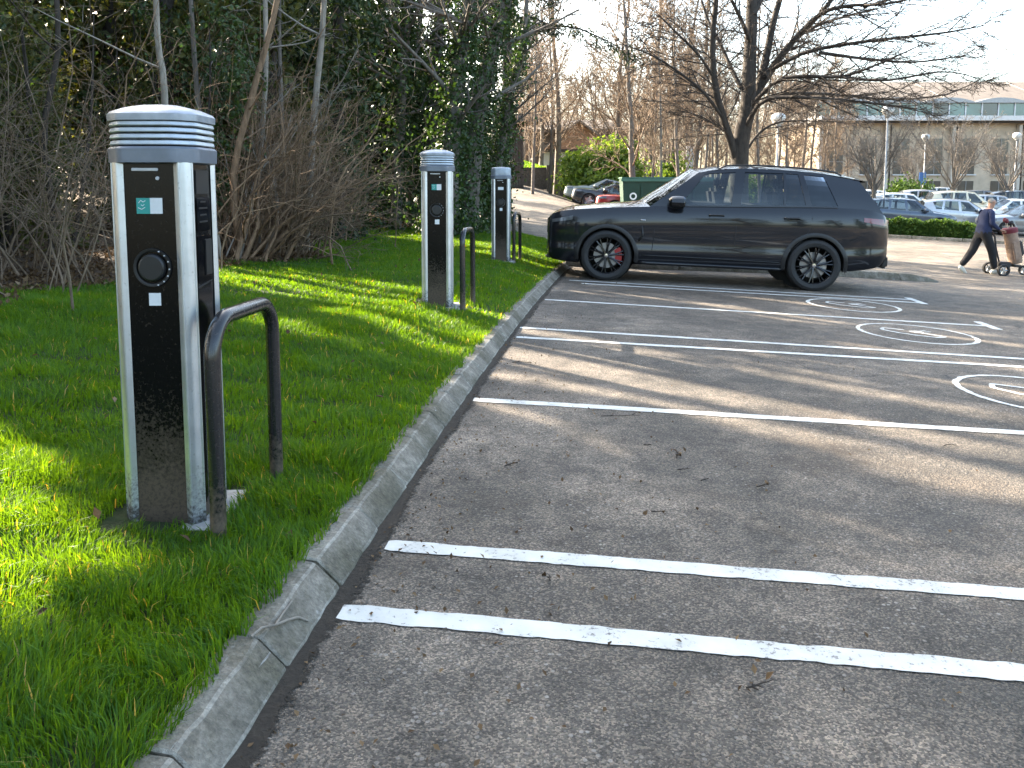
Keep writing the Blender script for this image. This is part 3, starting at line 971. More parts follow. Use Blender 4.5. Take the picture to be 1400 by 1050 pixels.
def grow(out, p, d, L, r, lev, cfg, R):
    """recursive branch; out[lev] gets (pts, radii)"""
    K = cfg['k'][lev]
    pts = [p]; rad = [r]
    d = np.array(d, float); d /= np.linalg.norm(d)
    q = np.array(p, float)
    w = cfg['wander'][lev]; up = cfg['up'][lev]
    rt = r * cfg['taper'][lev]
    dirs = [d]
    for i in range(1, K):
        d = d + np.array([R.gauss(0, w), R.gauss(0, w), R.gauss(0, w) + up])
        d /= np.linalg.norm(d)
        q = q + d * (L / (K - 1))
        pts.append(q); rad.append(r + (rt - r) * i / (K - 1)); dirs.append(d)
    out[lev].append((pts, rad))
    if lev + 1 >= len(cfg['k']): return
    n = cfg['n'][lev]
    n = max(1, int(round(n * R.uniform(.75, 1.25))))
    az0 = R.uniform(0, 2 * PI)
    for c in range(n):
        t = cfg['t0'][lev] + (1 - cfg['t0'][lev]) * (c + R.uniform(.1, .9)) / n
        f = t * (K - 1); i = min(int(f), K - 2); fr = f - i
        b = np.array(pts[i]) * (1 - fr) + np.array(pts[i + 1]) * fr
        dd = dirs[min(i + 1, K - 1)]
        a = np.cross(dd, (0.3, .1, 1.0)); a /= np.linalg.norm(a) + 1e-9
        bb = np.cross(dd, a)
        az = az0 + c * 2.4 + R.uniform(-.5, .5)
        an = cfg['ang'][lev] * R.uniform(.7, 1.3)
        nd = dd * math.cos(an) + (a * math.cos(az) + bb * math.sin(az)) * math.sin(an)
        fl = cfg.get('flat', [1] * 9)[lev]
        nd[2] *= fl
        rc = (rad[i] * (1 - fr) + rad[i + 1] * fr) * cfg['rr'][lev] * R.uniform(.75, 1.1)
        lc = L * cfg['lr'][lev] * (1.15 - .65 * t) * R.uniform(.7, 1.25)
        grow(out, b, nd, lc, max(rc, cfg['rmin']), lev + 1, cfg, R)

def bare_tree(name, seed, cfg, H, r0, mat_t, mat_c, lean=(0, 0, 1)):
    R = random.Random(seed)
    out = [[] for _ in cfg['k']]
    grow(out, np.array((0, 0, -.15)), lean, H, r0, 0, cfg, R)
    root = empty(name)
    ns = cfg.get('split', 1)
    tubes('trunk', sum(out[:ns], []), 8, mat_t, root)
    big = sum(out[ns:ns + 1], []); small = sum(out[ns + 1:], [])
    cr = tubes('crown', big, 5, mat_c, root)
    tubes('twigs', small, 3, mat_c, cr)
    return root

CFG_WOOD = dict(k=[9, 6, 4, 3], n=[20, 9, 8], t0=[.14, .2, .15], ang=[.75, .7, .7], rr=[.38, .5, .55], lr=[.36, .46, .5],
                wander=[.045, .11, .15, .17], up=[.02, .05, .03, .02], taper=[.25, .3, .35, .5], rmin=.015, split=1)
CFG_SLIM = dict(k=[9, 5, 4, 3], n=[17, 8, 7], t0=[.16, .2, .2], ang=[.55, .6, .7], rr=[.36, .5, .55], lr=[.32, .5, .5],
                wander=[.04, .10, .14, .16], up=[.03, .08, .03, .02], taper=[.25, .3, .35, .5], rmin=.015, split=1)
CFG_FAN = dict(k=[3, 6, 5, 4, 3], n=[12, 7, 6, 4], t0=[.75, .25, .2, .2], ang=[.55, .45, .5, .6], rr=[.5, .5, .55, .6], lr=[2.9, .55, .55, .5],
               wander=[.02, .06, .10, .12, .14], up=[.0, .03, .02, .02, .0], taper=[.85, .3, .35, .4, .5], rmin=.007, split=1)

# ---------------------------------------------------------------- the wide bare tree behind the parked SUV
def at(px, py, Y):
    """where the line of sight through a pixel of the photograph meets the plane at distance Y"""
    c, s = math.cos(.0984), math.sin(.0984)
    vx, vy, vz = px - 700, 1108.2, -(py - 363.4)
    yy, zz = c * vy + s * vz, -s * vy + c * vz
    return np.array([vx / yy * Y, Y, CAM_H + zz / yy * Y])

def spline(pts, n):
    P = np.array(pts, float); m = len(P)
    t = np.linspace(0, m - 1, n); out = []
    for q in t:
        i = min(int(q), m - 2); f = q - i
        p0, p1, p2, p3 = P[max(i - 1, 0)], P[i], P[i + 1], P[min(i + 2, m - 1)]
        out.append(.5 * ((2 * p1) + (-p0 + p2) * f + (2 * p0 - 5 * p1 + 4 * p2 - p3) * f * f + (-p0 + 3 * p1 - 3 * p2 + p3) * f ** 3))
    return np.array(out)

def big_tree():
    R = random.Random(5)
    YT = 23.0
    root = empty('spreading_tree')
    b0 = at(1012, 262, YT)
    base = np.array([b0[0], YT, float(ground(b0[0], YT))])
    root.location = tuple(base)
    limbs = []     # (points, r0, r1)
    def L(pp, r0, r1, n=12):
        P = spline([at(x, y, YT + dy) for x, y, dy in pp], n) - base
        limbs.append((P, np.linspace(1, 0, n) ** .8 * (r0 - r1) + r1))
    trunk_pts = [(1010, 290, 0), (1011, 235, 0), (1013, 190, 0), (1022, 150, 0), (1024, 100, 0), (1027, 40, .1), (1030, -60, .2), (1036, -170, .3)]
    L(trunk_pts, .27, .10, 16)
    L([(1008, 225, 0), (1000, 195, -.1), (990, 165, -.2), (978, 120, -.3), (974, 60, -.4), (979, 0, -.5), (984, -90, -.6)], .125, .05)
    L([(1018, 165, 0), (1035, 130, .2), (1047, 80, .3), (1060, 20, .4), (1085, -60, .5)], .145, .06)
    L([(1040, 118, .2), (1062, 85, .2), (1090, 50, .1), (1125, 15, 0), (1165, -40, -.2)], .11, .04)
    L([(1085, 55, 0), (1120, 20, -.4), (1160, 8, -.8), (1215, 5, -1.2), (1270, -10, -1.5)], .07, .018)
    L([(1055, 95, .1), (1100, 72, -.6), (1160, 60, -1.2), (1225, 52, -1.7), (1290, 45, -2.0), (1345, 35, -2.1)], .065, .012)
    L([(1045, 105, 0), (1085, 55, .8), (1130, 30, 1.4), (1200, 12, 2.0)], .08, .02)
    L([(1020, 152, 0), (1060, 112, -.8), (1100, 104, -1.3), (1150, 105, -1.8), (1200, 88, -2.2), (1262, 60, -2.6)], .065, .012)
    L([(1016, 170, 0), (1045, 135, .5), (1090, 128, 1.0), (1150, 130, 1.6), (1220, 136, 2.0), (1300, 128, 2.3), (1352, 100, 2.5)], .065, .010)
    L([(1014, 185, 0), (1040, 140, -.6), (1080, 133, -1.2), (1140, 136, -1.7), (1200, 142, -2.1), (1262, 150, -2.4)], .07, .010)
    L([(1015, 215, 0), (1035, 185, .3), (1062, 168, .5), (1105, 165, .8), (1160, 168, 1.0)], .045, .008)
    L([(1013, 120, 0), (1000, 95, .4), (985, 60, .9), (965, 20, 1.2), (950, -40, 1.4)], .07, .02)
    L([(990, 165, -.2), (965, 130, -.5), (930, 100, -.8), (890, 75, -1.0), (850, 60, -1.1)], .05, .008)
    L([(978, 110, -.3), (955, 75, -.6), (925, 45, -.9), (900, 20, -1.0)], .045, .010)
    L([(1027, 60, 0), (1010, 20, -.5), (985, -30, -1.0)], .07, .02)
    L([(1030, 20, 0), (1060, -30, .5), (1120, -70, 1.0)], .08, .02)
    L([(1012, 200, 0), (990, 180, .6), (960, 160, 1.0), (925, 150, 1.2)], .04, .008)
    L([(1180, 10, -.9), (1230, -5, -1.2), (1300, -25, -1.6), (1380, -30, -2)], .04, .008)
    L([(1120, 72, -.8), (1180, 80, -1.4), (1250, 85, -1.8), (1325, 75, -2.1)], .05, .008)
    L([(1150, 105, -1.8), (1210, 110, -2.4), (1290, 98, -3.0), (1340, 108, -3.4)], .04, .006)
    tr = MB()
    cfg = dict(k=[5, 4, 3], n=[6, 4], t0=[.15, .15], ang=[.6, .65], rr=[.6, .7], lr=[.5, .5],
               wander=[.11, .15, .16], up=[.012, .0, -.01], taper=[.35, .4, .5], rmin=.0075, flat=[.6, .7, 1])
    out = [[], [], []]
    for li, (P, r) in enumerate(limbs):
        tot = np.linalg.norm(np.diff(P, axis=0), axis=1).sum()
        k = int(tot * (4.6 if li else 2.0))
        for c in range(k):
            t = (.45 if li == 0 else .18) + (.82 if li else .55) * (c + R.random()) / max(k, 1)
            t = min(t, .995)
            f = t * (len(P) - 1); i = min(int(f), len(P) - 2)
            b = P[i] + (P[i + 1] - P[i]) * (f - i)
            d = P[i + 1] - P[i]; d /= np.linalg.norm(d)
            a = np.cross(d, (.2, .1, 1)); a /= np.linalg.norm(a); bb = np.cross(d, a)
            az = c * 2.4 + R.uniform(-.6, .6); an = R.uniform(.5, 1.0)
            nd = d * math.cos(an) + (a * math.cos(az) + bb * math.sin(az)) * math.sin(an)
            nd[2] *= .65
            rr = max(.008, min(.022, r[i] * .45))
            grow(out, b, nd, R.uniform(.9, 2.0) * (1.1 - .5 * t), rr, 0, cfg, R)
    tubes('trunk', [limbs[0]], 14, MAT['bark_dark'], root)
    for P, r in limbs[1:]: tubes('limb', [(P, r)], 9, MAT['bark_dark'], root)
    cr = tubes('crown', out[0], 4, MAT['bark_dark'], root)
    tubes('twigs', out[1] + out[2], 3, MAT['bark_dark'], cr)
    return tag(root, 'wide spreading bare tree with dark trunk and long level branches behind the parked black SUV', 'tree')
big_tree()

# ---------------------------------------------------------------- bare trees beyond the lane and the cars
far_protos = [bare_tree('bare_tree', 100 + k, CFG_WOOD if k % 2 == 0 else CFG_SLIM, H, r0, MAT['bark_grey'], MAT['twig_tan'])
              for k, (H, r0) in enumerate(((12, .17), (11, .11), (13, .19), (9.5, .09), (12, .14)))]
lab_far = {0: 'bare slender grey trunked tree in the wood beyond the lane and parked cars'}
far_spots = []
def add_far(px, Y, k, s=1.0, top=None):
    p = at(px, 250, Y); far_spots.append((p[0], Y, k, s))
for px, Y, k, s in ((728, 44, 3, .9), (752, 52, 1, 1), (741, 60, 0, .9), (868, 42, 0, .95), (890, 47, 1, 1.0), (862, 56, 3, 1), (905, 40, 3, .9), (916, 52, 2, .9), (932, 44, 1, .9), (948, 58, 0, .9),
                    (962, 46, 3, .95), (985, 50, 1, 1.0), (1040, 46, 1, .9), (1063, 52, 3, .95), (1075, 44, 3, .9), (1092, 56, 1, .9), (1105, 48, 3, .85), (1122, 60, 0, .8), (1142, 52, 3, .8), (1160, 62, 1, .75),
                    (760, 54, 2, 1.2), (846, 54, 0, 1.25), (884, 53, 2, 1.2), (945, 50, 4, 1.2), (820, 70, 0, .9), (845, 64, 3, 1), (880, 74, 2, .9), (935, 70, 4, .9), (975, 76, 0, .9), (1010, 66, 4, .85), (1035, 78, 2, .8), (1080, 72, 4, .75), (1120, 78, 2, .7),
                    (715, 72, 4, .9), (700, 58, 1, .9), (760, 84, 2, .9), (790, 92, 0, .9), (830, 96, 4, .9), (860, 88, 2, .9), (900, 98, 0, .9), (945, 92, 4, .9), (990, 100, 2, .85), (735, 100, 4, .9), (1050, 100, 0, .7), (1090, 104, 4, .7)
                    ) + tuple((705 + 10.5 * q, 74 + (q * 37) % 70, (q * 3) % 5, .8 + .05 * (q % 4)) for q in range(44)):
    add_far(px, Y, k, s)
used = set()
R_ = random.Random(77)
for X, Y, k, s in far_spots:
    o = far_protos[k] if k not in used else copy_tree(far_protos[k])
    used.add(k)
    o.location = (X, Y, float(ground(X, Y)))
    o.rotation_euler = (R_.uniform(-.04, .04), R_.uniform(-.04, .04), R_.uniform(0, 6.28))
    s *= R_.uniform(1.0, 1.22)
    o.scale = (s, s, s)
    px_ = 700 + 1108.2 * X / Y
    zone = next(z for lim, z in ((770, 'beside the lane and the low stone wall'), (850, 'round the gabled house'), (930, 'behind the green waste container'), (1000, 'between the container and the wide spreading tree'),
                                 (1090, 'round the lamp post by the wide spreading tree'), (9999, 'between the wide spreading tree and the office')) if px_ < lim)
    adj = ('stout branching bare tree', 'slender bare tree', 'tall wide bare tree', 'thin short bare tree', 'tall slim bare tree')[k]
    tag(o, adj + (' deep ' if Y > 70 else ' ') + zone, 'tree', 'bare trees in the wood beyond the car park')

# fan shaped small trees in front of the office building
fan = bare_tree('fan_tree', 300, CFG_FAN, 1.5, .10, MAT['bark_grey'], MAT['bark_grey'])
fan_spots = [(1196, 248, 46, 1.35, 'bare fan shaped tree just behind the tall lamp post near the building'), (1303, 250, 50, 1.45, 'bare fan shaped tree standing between the two lamp posts before the building'),
             (1378, 250, 54, 1.35, 'bare fan shaped tree beside the lamp post by the brown building columns'), (1252, 250, 62, 1.3, 'smaller bare fan shaped tree against the building wall behind the others')]
for i, (px, py, Y, s, lb) in enumerate(fan_spots):
    o = fan if i == 0 else copy_tree(fan)
    X = at(px, py, Y)[0]
    o.location = (X, Y, float(ground(X, Y)) ); o.scale = (s, s, s); o.rotation_euler = (0, 0, i * 1.9)
    tag(o, lb, 'tree', 'fan shaped trees before the office building')

# ---------------------------------------------------------------- the wood on the left
def stem(pts, r0, r1, n=9):
    P = spline(pts, n); return (P, np.linspace(r0, r1, n))

# tall evergreen and ivy clad trees that close the wood and shade the car park
def evergreen(a, c, H, rx, seed, mat, nl, size, label, bark='bark_dark', low=.3):
    r = np.random.default_rng(seed); R = random.Random(seed)
    X, Y = a * H_SUN + c * E_SUN
    z0 = float(wood_z(X, Y)) if X < float(border_x(Y)) else float(ground(X, Y))
    root = empty('evergreen_tree', (X, Y, z0))
    lean = R.uniform(-.06, .10)
    trunk = [stem([(0, 0, -.2), (lean * H * .3, R.uniform(-.1, .1), H * .33), (lean * H * .8, R.uniform(-.2, .2), H * .7), (lean * H, R.uniform(-.2, .2), H * .97)], .16, .04)]
    tubes('trunk', trunk, 9, MAT[bark], root)
    br = []
    for k in range(26):
        t = R.uniform(.15, .95); az = R.uniform(0, 6.28); l = rx * R.uniform(.6, 1.1) * (1.15 - .5 * t)
        b = np.array((lean * H * t, 0, H * t))
        br.append((np.array([b, b + np.array((math.cos(az), math.sin(az), .25)) * l * .5, b + np.array((math.cos(az), math.sin(az), .1)) * l]), [.035, .022, .006]))
    tubes('branches', gap_free(br, (X, Y, z0)), 4, MAT[bark], root)
    z1 = H * low
    P = clumps(nl, (lean * H * .6, 0, (H + z1) / 2), (rx, rx, (H - z1) / 2), int(nl / 55), .22, r, .35)
    if low < .2:
        P = np.vstack([P, clumps(nl // 4, (0, 0, H * .16), (rx * .85, rx * .85, H * .16), 40, .2, r, .3)])
    P[:, 2] = np.maximum(P[:, 2], .05)
    leaves('crown', P, size, mat, root, .62, .4, r, True, None, (X, Y, z0))
    return tag(root, label, 'tree', 'evergreen trees closing the wood')
R_ = random.Random(9)
k = 0
for row, (a0, hh) in enumerate(((13.0, 9.6), (16.5, 12.0), (20.5, 13.5))):
    for c in np.arange(-2.2 + .6 * row, 10.9, 1.75):
        k += 1
        for g0, g1, _, _ in GAPS[:6]:
            if g0 - .25 < c < g1 + .25: c = g0 - .3 if c < (g0 + g1) / 2 else g1 + .3  # trunks moved aside to keep the picked sun bands open
        evergreen(a0 + R_.uniform(-.6, .6), c + R_.uniform(-.06, .06), hh * R_.uniform(.9, 1.12), R_.uniform(1.25, 1.6), 500 + k,
                  MAT[('dark_leaf', 'ivy_leaf', 'olive_leaf', 'olive_leaf')[k % 4]], 7000 if row == 0 else 6500, .13 if row == 0 else .19,
                  ('dark green', 'ivy green', 'olive green', 'olive green')[k % 4] + ' leaved evergreen tree ' + ('just behind the bare thickets', 'in the middle of the wood behind the thickets', 'at the back of the wood')[row], low=(.12 if row == 0 else .05))
# more trees far to the left and behind, closing the gaps to the sky
for k2, (X, Y, H) in enumerate(((-9.5, 7.2, 9), (-11.5, 10.0, 10), (-12.5, 14, 11), (-13, 18.5, 11), (-12, 23, 11), (-9, 24.5, 10), (-8.2, 29, 9.5), (-10.8, 32, 10), (-6.8, 34, 8.5), (-14, 27, 12), (-5.6, 26.5, 7.5), (-5.4, 40, 8.5))):
    p = np.array((X, Y)); evergreen(float(p @ H_SUN), float(p @ E_SUN), H, 1.9, 800 + k2, MAT[('dark_leaf', 'olive_leaf', 'ivy_leaf')[k2 % 3]], 5200, .24,
                                    ('dark green', 'olive green', 'ivy green')[k2 % 3] + (' leaved tall evergreen beyond the lawn end' if Y > 20 else ' leaved tall evergreen deep behind the brambles'), low=.04)

# ivy clad leaning trees behind the middle posts
def ivy_tree(name, pts, r0, r1, label, seed, nl=4200, clothe=(.0, .8), rad=.30):
    r = np.random.default_rng(seed); R = random.Random(seed)
    P = spline(pts, 22)
    base = np.array([P[0][0], P[0][1], float(wood_z(P[0][0], P[0][1])) - .05])
    root = empty(name, tuple(base))
    Q = P - base
    rr = np.linspace(r0, r1, 22)
    tubes('trunk', [(Q, rr)], 10, MAT['bark_grey'], root)
    cfg = dict(k=[5, 4, 3], n=[6, 4], t0=[.2, .2], ang=[.6, .7], rr=[.6, .6], lr=[.5, .5], wander=[.1, .14, .16], up=[.03, .02, 0], taper=[.35, .4, .5], rmin=.008)
    out = [[], [], []]
    for c in range(16):
        t = R.uniform(.35, 1); i = int(t * 20)
        az = R.uniform(0, 6.28); d = np.array((math.cos(az), math.sin(az), R.uniform(.2, .9)))
        grow(out, Q[i], d, R.uniform(1.0, 2.6), max(.012, rr[i] * .35), 0, cfg, R)
    cr = tubes('branches', out[0], 5, MAT['bark_grey'], root)
    tubes('twigs', out[1] + out[2], 3, MAT['bark_grey'], cr)
    t = clothe[0] + (clothe[1] - clothe[0]) * r.uniform(0, 1, nl) ** 1.15
    f = t * 21; i = np.clip(f.astype(int), 0, 20)
    C = Q[i] + (Q[i + 1] - Q[i]) * (f - i)[:, None]
    az = r.uniform(0, 2 * PI, nl)
    lump = 1 + .5 * np.sin(t * 26 + az * 2) + .35 * np.sin(t * 61 + az * 3)
    rd = np.interp(t, np.linspace(0, 1, 22), rr) + rad * np.abs(r.normal(0, .55, nl)) * lump * (1.2 - .6 * t)
    C = C + np.stack([np.cos(az) * rd, np.sin(az) * rd, r.normal(0, .08, nl)], -1)
    leaves('ivy', C, .085, MAT['ivy_leaf'], root, .8, .6, r, False, None, tuple(base))
    return tag(root, label, 'tree', 'ivy clad trees leaning over the lawn end')
ivy_tree('ivy_tree', [at(640, 318, 19.0), at(648, 200, 19), at(660, 120, 19.1), at(682, 30, 19.2), at(712, -60, 19.3), at(735, -160, 19.4)], .24, .10, 'ivy clad trunk leaning right above the smooth capped charging post', 31, 5200)
ivy_tree('ivy_tree', [at(612, 320, 17.6), at(615, 210, 17.6), at(625, 110, 17.7), at(640, 20, 17.8), at(662, -100, 17.9)], .24, .12, 'thick ivy clad trunk rising behind the middle charging post', 32, 6000, rad=.36)
ivy_tree('ivy_tree', [at(585, 325, 20.5), at(590, 200, 20.5), at(596, 80, 20.5), at(606, -20, 20.6), at(618, -120, 20.7)], .20, .10, 'ivy clad tree standing left of the thick leaning trunk', 33, 4200)
ivy_tree('ivy_tree', [at(672, 312, 21.5), at(684, 210, 21.5), at(700, 120, 21.6), at(716, 50, 21.7), at(722, -50, 21.8)], .13, .05, 'thin ivy clad stem leaning towards the lane', 34, 3400, rad=.34)
ivy_tree('ivy_tree', [at(540, 330, 19.0), at(545, 200, 19), at(552, 80, 19), at(560, -20, 19.1), at(575, -120, 19.2)], .15, .08, 'upright ivy clad tree amid the dark ivy shrubs', 35, 4200, rad=.4)

# dark ivy shrubs along the woodland edge
def shrub(name, px, py, Y, rx, rz, n, mat, size, label, seed, cat='shrub', group='dark ivy shrubs along the woodland edge', ry=None, stems=9, cl=None, sig=.16, bark='bark_dark'):
    r = np.random.default_rng(seed); R = random.Random(seed)
    X = at(px, py, Y)[0]
    z0 = float(wood_z(X, Y)) if X < float(border_x(Y)) + .3 else float(ground(X, Y))
    root = empty(name, (X, Y, z0))
    ry = ry or rx * .8
    st = []
    for k in range(stems):
        az = R.uniform(0, 6.28); e = R.uniform(.3, .85)
        st.append(stem([(R.uniform(-.15, .15), R.uniform(-.15, .15), -.1), (math.cos(az) * rx * .35, math.sin(az) * ry * .35, rz * .8), (math.cos(az) * rx * e, math.sin(az) * ry * e, rz * R.uniform(1.2, 1.8))], .035, .008, 6))
    tubes('stems', gap_free(st, (X, Y, z0)), 5, MAT[bark], root)
    P = clumps(n, (0, 0, rz), (rx, ry, rz), cl or max(20, n // 45), sig, r, .45)
    P[:, 2] = np.abs(P[:, 2]) + .02
    leaves('foliage', P, size, MAT[mat], root, .7, .5, r, True, None, (X, Y, z0))
    return tag(root, label, cat, group)
SH = ['ivy shrub filling the edge behind the middle of the lawn', 'ivy shrub round the foot of the upright ivy clad tree', 'tall dark ivy shrub behind the pale leaning sapling', 'rounded ivy shrub at the foot of the thick ivy clad trunk',
      'largest ivy shrub deep behind the upright ivy clad tree', 'low dark ivy shrub behind the smooth capped charging post', 'ivy shrub just behind the low fanning twig thicket', 'low ivy shrub beside the scrubby twigs at the back of the lawn',
      'small ivy shrub beside the lane entrance', 'dark ivy shrub behind the brown twig thicket']
for i, (px, py, Y, rx, rz, n) in enumerate(((470, 318, 18.5, 1.15, 2.3, 9000), (530, 314, 20.0, 1.1, 2.6, 8000), (440, 322, 21.5, 1.3, 3.2, 8000), (585, 310, 21.8, 1.0, 1.8, 6000), (500, 316, 23.5, 1.5, 3.4, 8000),
                                           (640, 308, 22.6, .9, 1.2, 4000), (395, 330, 16.5, .9, 1.9, 6000), (420, 330, 18.2, .8, 1.2, 4000), (665, 306, 24.5, .8, 1.7, 4000), (330, 340, 17.5, 1.4, 2.6, 7000))):
    shrub('ivy_shrub', px, py, Y, rx, rz * 1.2, int(n * 1.5), ('ivy_leaf', 'ivy_leaf', 'dark_leaf')[i % 3], .10, SH[i], 900 + i)
# green evergreen shrubs high in the left corner
for i, (px, Y, rx, rz, z) in enumerate(((95, 10.5, 1.0, 1.9, 0), (250, 11.5, 1.2, 2.2, 0), (10, 9.4, .9, 1.6, 0), (170, 13, 1.4, 2.4, 0))):
    shrub('holly_shrub', px, 330, Y, rx, rz, 6500, ('olive_leaf', 'ivy_leaf')[i % 2], .075, ('loose olive shrub behind the grey brambles', 'green shrub behind the tall brown thicket and first post', 'loose olive shrub at the outer end of the brambles', 'green shrub deep behind the arching twigs')[i], 950 + i, group='evergreen shrubs behind the thicket')

# bare twig thickets: arching stems, each thicket one thing
def thicket(px, py, Y, n, L, label, seed, spread=.9, fan=.5, base=.35, mat='twig_tan', r0=.014, lean=(0, 0), twn=(5, 4)):
    R = random.Random(seed)
    X = at(px, py, Y)[0]
    z0 = float(wood_z(X, Y)) if X < float(border_x(Y)) + .4 else float(lawn_z(X, Y))
    root = empty('thicket', (X, Y, z0))
    cfg = dict(k=[8, 5, 3], n=list(twn), t0=[.2, .15], ang=[.65, .75], rr=[.5, .6], lr=[.42, .5], wander=[.17, .2, .22], up=[-.03, .0, .0], taper=[.3, .4, .5], rmin=.0030)
    out = [[], [], []]
    for k in range(n):
        az = R.uniform(0, 6.28); f = fan * R.random() ** .6
        d = np.array((math.cos(az) * f + lean[0], math.sin(az) * f + lean[1], 1.0))
        b = np.array((R.gauss(0, base), R.gauss(0, base), -.06))
        grow(out, b, d, L * R.uniform(.5, 1.15), r0 * R.uniform(.5, 1.5), 0, cfg, R)
    def keep(lst): return gap_free(lst, (X, Y, z0), .12, R)
    s = tubes('stems', keep(out[0]), 5, MAT[mat], root)
    tubes('twigs', keep(out[1] + out[2]), 3, MAT[mat], s)
    return tag(root, label, 'thicket', 'bare twig thickets along the lawn edge')
thicket(345, 372, 11.4, 95, 2.6, 'brown bare twig thicket on a tongue of leaf litter jutting into the lawn', 61, fan=.75, base=.42, mat='bark_brown', r0=.016)
thicket(400, 368, 11.8, 40, 2.3, 'low fanning twig thicket leaning over the grass beside the larger brown one', 62, fan=.7, base=.25, mat='twig_tan', lean=(.35, -.1), r0=.015)
thicket(60, 420, 7.9, 60, 2.4, 'grey bramble thicket beside the first charging post', 63, fan=.8, base=.6, mat='bark_umber', r0=.009)
thicket(250, 400, 9.6, 55, 2.8, 'tall brown twig thicket standing behind the first charging post', 64, fan=.6, base=.6, mat='bark_brown', r0=.012)
thicket(-40, 430, 8.6, 45, 2.8, 'grey bramble thicket at the outer end of the leaf litter', 65, fan=.7, base=.7, mat='bark_umber', r0=.010)
thicket(160, 400, 10.4, 55, 3.0, 'arching grey twig thicket deep behind the leaf litter', 66, fan=.7, base=.8, mat='bark_umber', r0=.011)
thicket(310, 372, 13.0, 50, 3.6, 'tall upright brown thicket behind the leaf litter tongue', 67, fan=.4, base=.6, mat='bark_brown', r0=.016)
thicket(430, 345, 14.6, 40, 2.6, 'brown twig thicket in front of the dark ivy shrubs', 68, fan=.6, base=.5, mat='bark_brown', r0=.012)
thicket(440, 330, 17.0, 30, 1.4, 'low scrubby twig thicket at the back of the lawn', 69, fan=.8, base=.6, mat='bark_umber', r0=.008)
thicket(365, 370, 11.0, 13, 2.3, 'few thick cut branches leaning right out of the brown twig thicket', 60, fan=.55, base=.3, mat='bark_brown', r0=.030, lean=(.5, -.15), twn=(3, 3))
thicket(320, 372, 10.9, 10, 2.6, 'few thick crooked brown branches rising from the brown twig thicket', 59, fan=.5, base=.35, mat='bark_pale', r0=.024, lean=(.1, 0), twn=(3, 3))
thicket(110, 415, 8.2, 9, 2.2, 'few long bare canes arching over the leaf litter', 58, fan=.9, base=.5, mat='twig_tan', r0=.013, twn=(2, 2))
# slender pale stemmed saplings
def sapling(pts, r0, r1, label, seed, mat='bark_pale', nb=9):
    R = random.Random(seed)
    P = spline(pts, 12); base = np.array([P[0][0], P[0][1], float(wood_z(P[0][0], P[0][1])) - .04])
    root = empty('sapling', tuple(base)); Q = P - base
    P0 = Q.copy(); P0[0, 2] = 0
    tubes('trunk', [(P0, np.linspace(r0, r1, 12))], 8, MAT[mat], root)
    cfg = dict(k=[6, 4, 3], n=[5, 4], t0=[.25, .2], ang=[.5, .6], rr=[.55, .6], lr=[.45, .5], wander=[.09, .12, .16], up=[.02, .0, .0], taper=[.35, .4, .5], rmin=.004)
    out = [[], [], []]
    for c in range(nb):
        i = R.randint(3, 11); az = R.uniform(0, 6.28)
        grow(out, Q[i], np.array((math.cos(az), math.sin(az), R.uniform(.1, .8))), R.uniform(.6, 1.6), r0 * .35, 0, cfg, R)
    cr = tubes('crown', gap_free(out[0], base), 4, MAT[mat], root); tubes('twigs', gap_free(out[1] + out[2], base), 3, MAT[mat], cr)
    return tag(root, label, 'tree', 'slender saplings in the thicket')
sapling([at(224, 400, 9.4), at(226, 200, 9.4), at(224, 110, 9.4), at(216, 60, 9.4), at(212, -30, 9.4), at(205, -140, 9.4)], .045, .03, 'pale slender sapling rising straight above the first charging post cap', 71)
sapling([at(418, 372, 12.6), at(424, 250, 12.6), at(432, 130, 12.6), at(441, 40, 12.6), at(446, -80, 12.6)], .060, .04, 'pale sapling leaning slightly right above the low fanning thicket', 72)
sapling([at(352, 372, 12.2), at(356, 220, 12.2), at(364, 90, 12.2), at(362, -40, 12.2), at(368, -130, 12.2)], .045, .03, 'pale sapling inside the brown twig thicket', 73)
sapling([at(336, 372, 11.2), at(318, 250, 11.2), at(345, 130, 11.3), at(375, 20, 11.4), at(395, -90, 11.4)], .055, .035, 'brown crooked sapling bending right over the twig thicket', 74, 'bark_brown')
sapling([at(392, 370, 13.5), at(388, 220, 13.5), at(382, 60, 13.5), at(384, -100, 13.5)], .04, .03, 'straight grey sapling between the thicket and the ivy', 75, 'bark_grey')
sapling([at(300, 372, 12.0), at(290, 260, 12), at(272, 150, 12), at(262, 20, 12), at(255, -100, 12)], .05, .03, 'grey sapling leaning left behind the first charging post', 76, 'bark_grey')
sapling([at(60, 420, 9.2), at(72, 300, 9.2), at(60, 180, 9.2), at(80, 60, 9.2), at(70, -80, 9.2)], .04, .025, 'thin dark sapling among the grey brambles', 77, 'bark_dark')
sapling([at(560, 318, 21), at(566, 160, 21), at(574, 30, 21), at(580, -60, 21)], .09, .06, 'grey bare sapling behind the ivy clad trunks', 78, 'bark_grey')

# leaf litter: loose dead leaves under the thicket
n = 26000
Y = rng.uniform(5.5, 24, n); X = border_x(Y) + .25 - np.abs(rng.normal(0, 1.5, n))
P = np.stack([X, Y, wood_z(X, Y) + .015], -1)
P = P[in_view(P[:, 0], P[:, 1], P[:, 2])]
lo = leaves('leaf_litter', P, .055, MAT['dead_leaf'], None, .7, 0, rng, False, 3.0)
tag(lo, 'brown dead leaves lying under the thicket', 'leaf litter', kind='stuff')

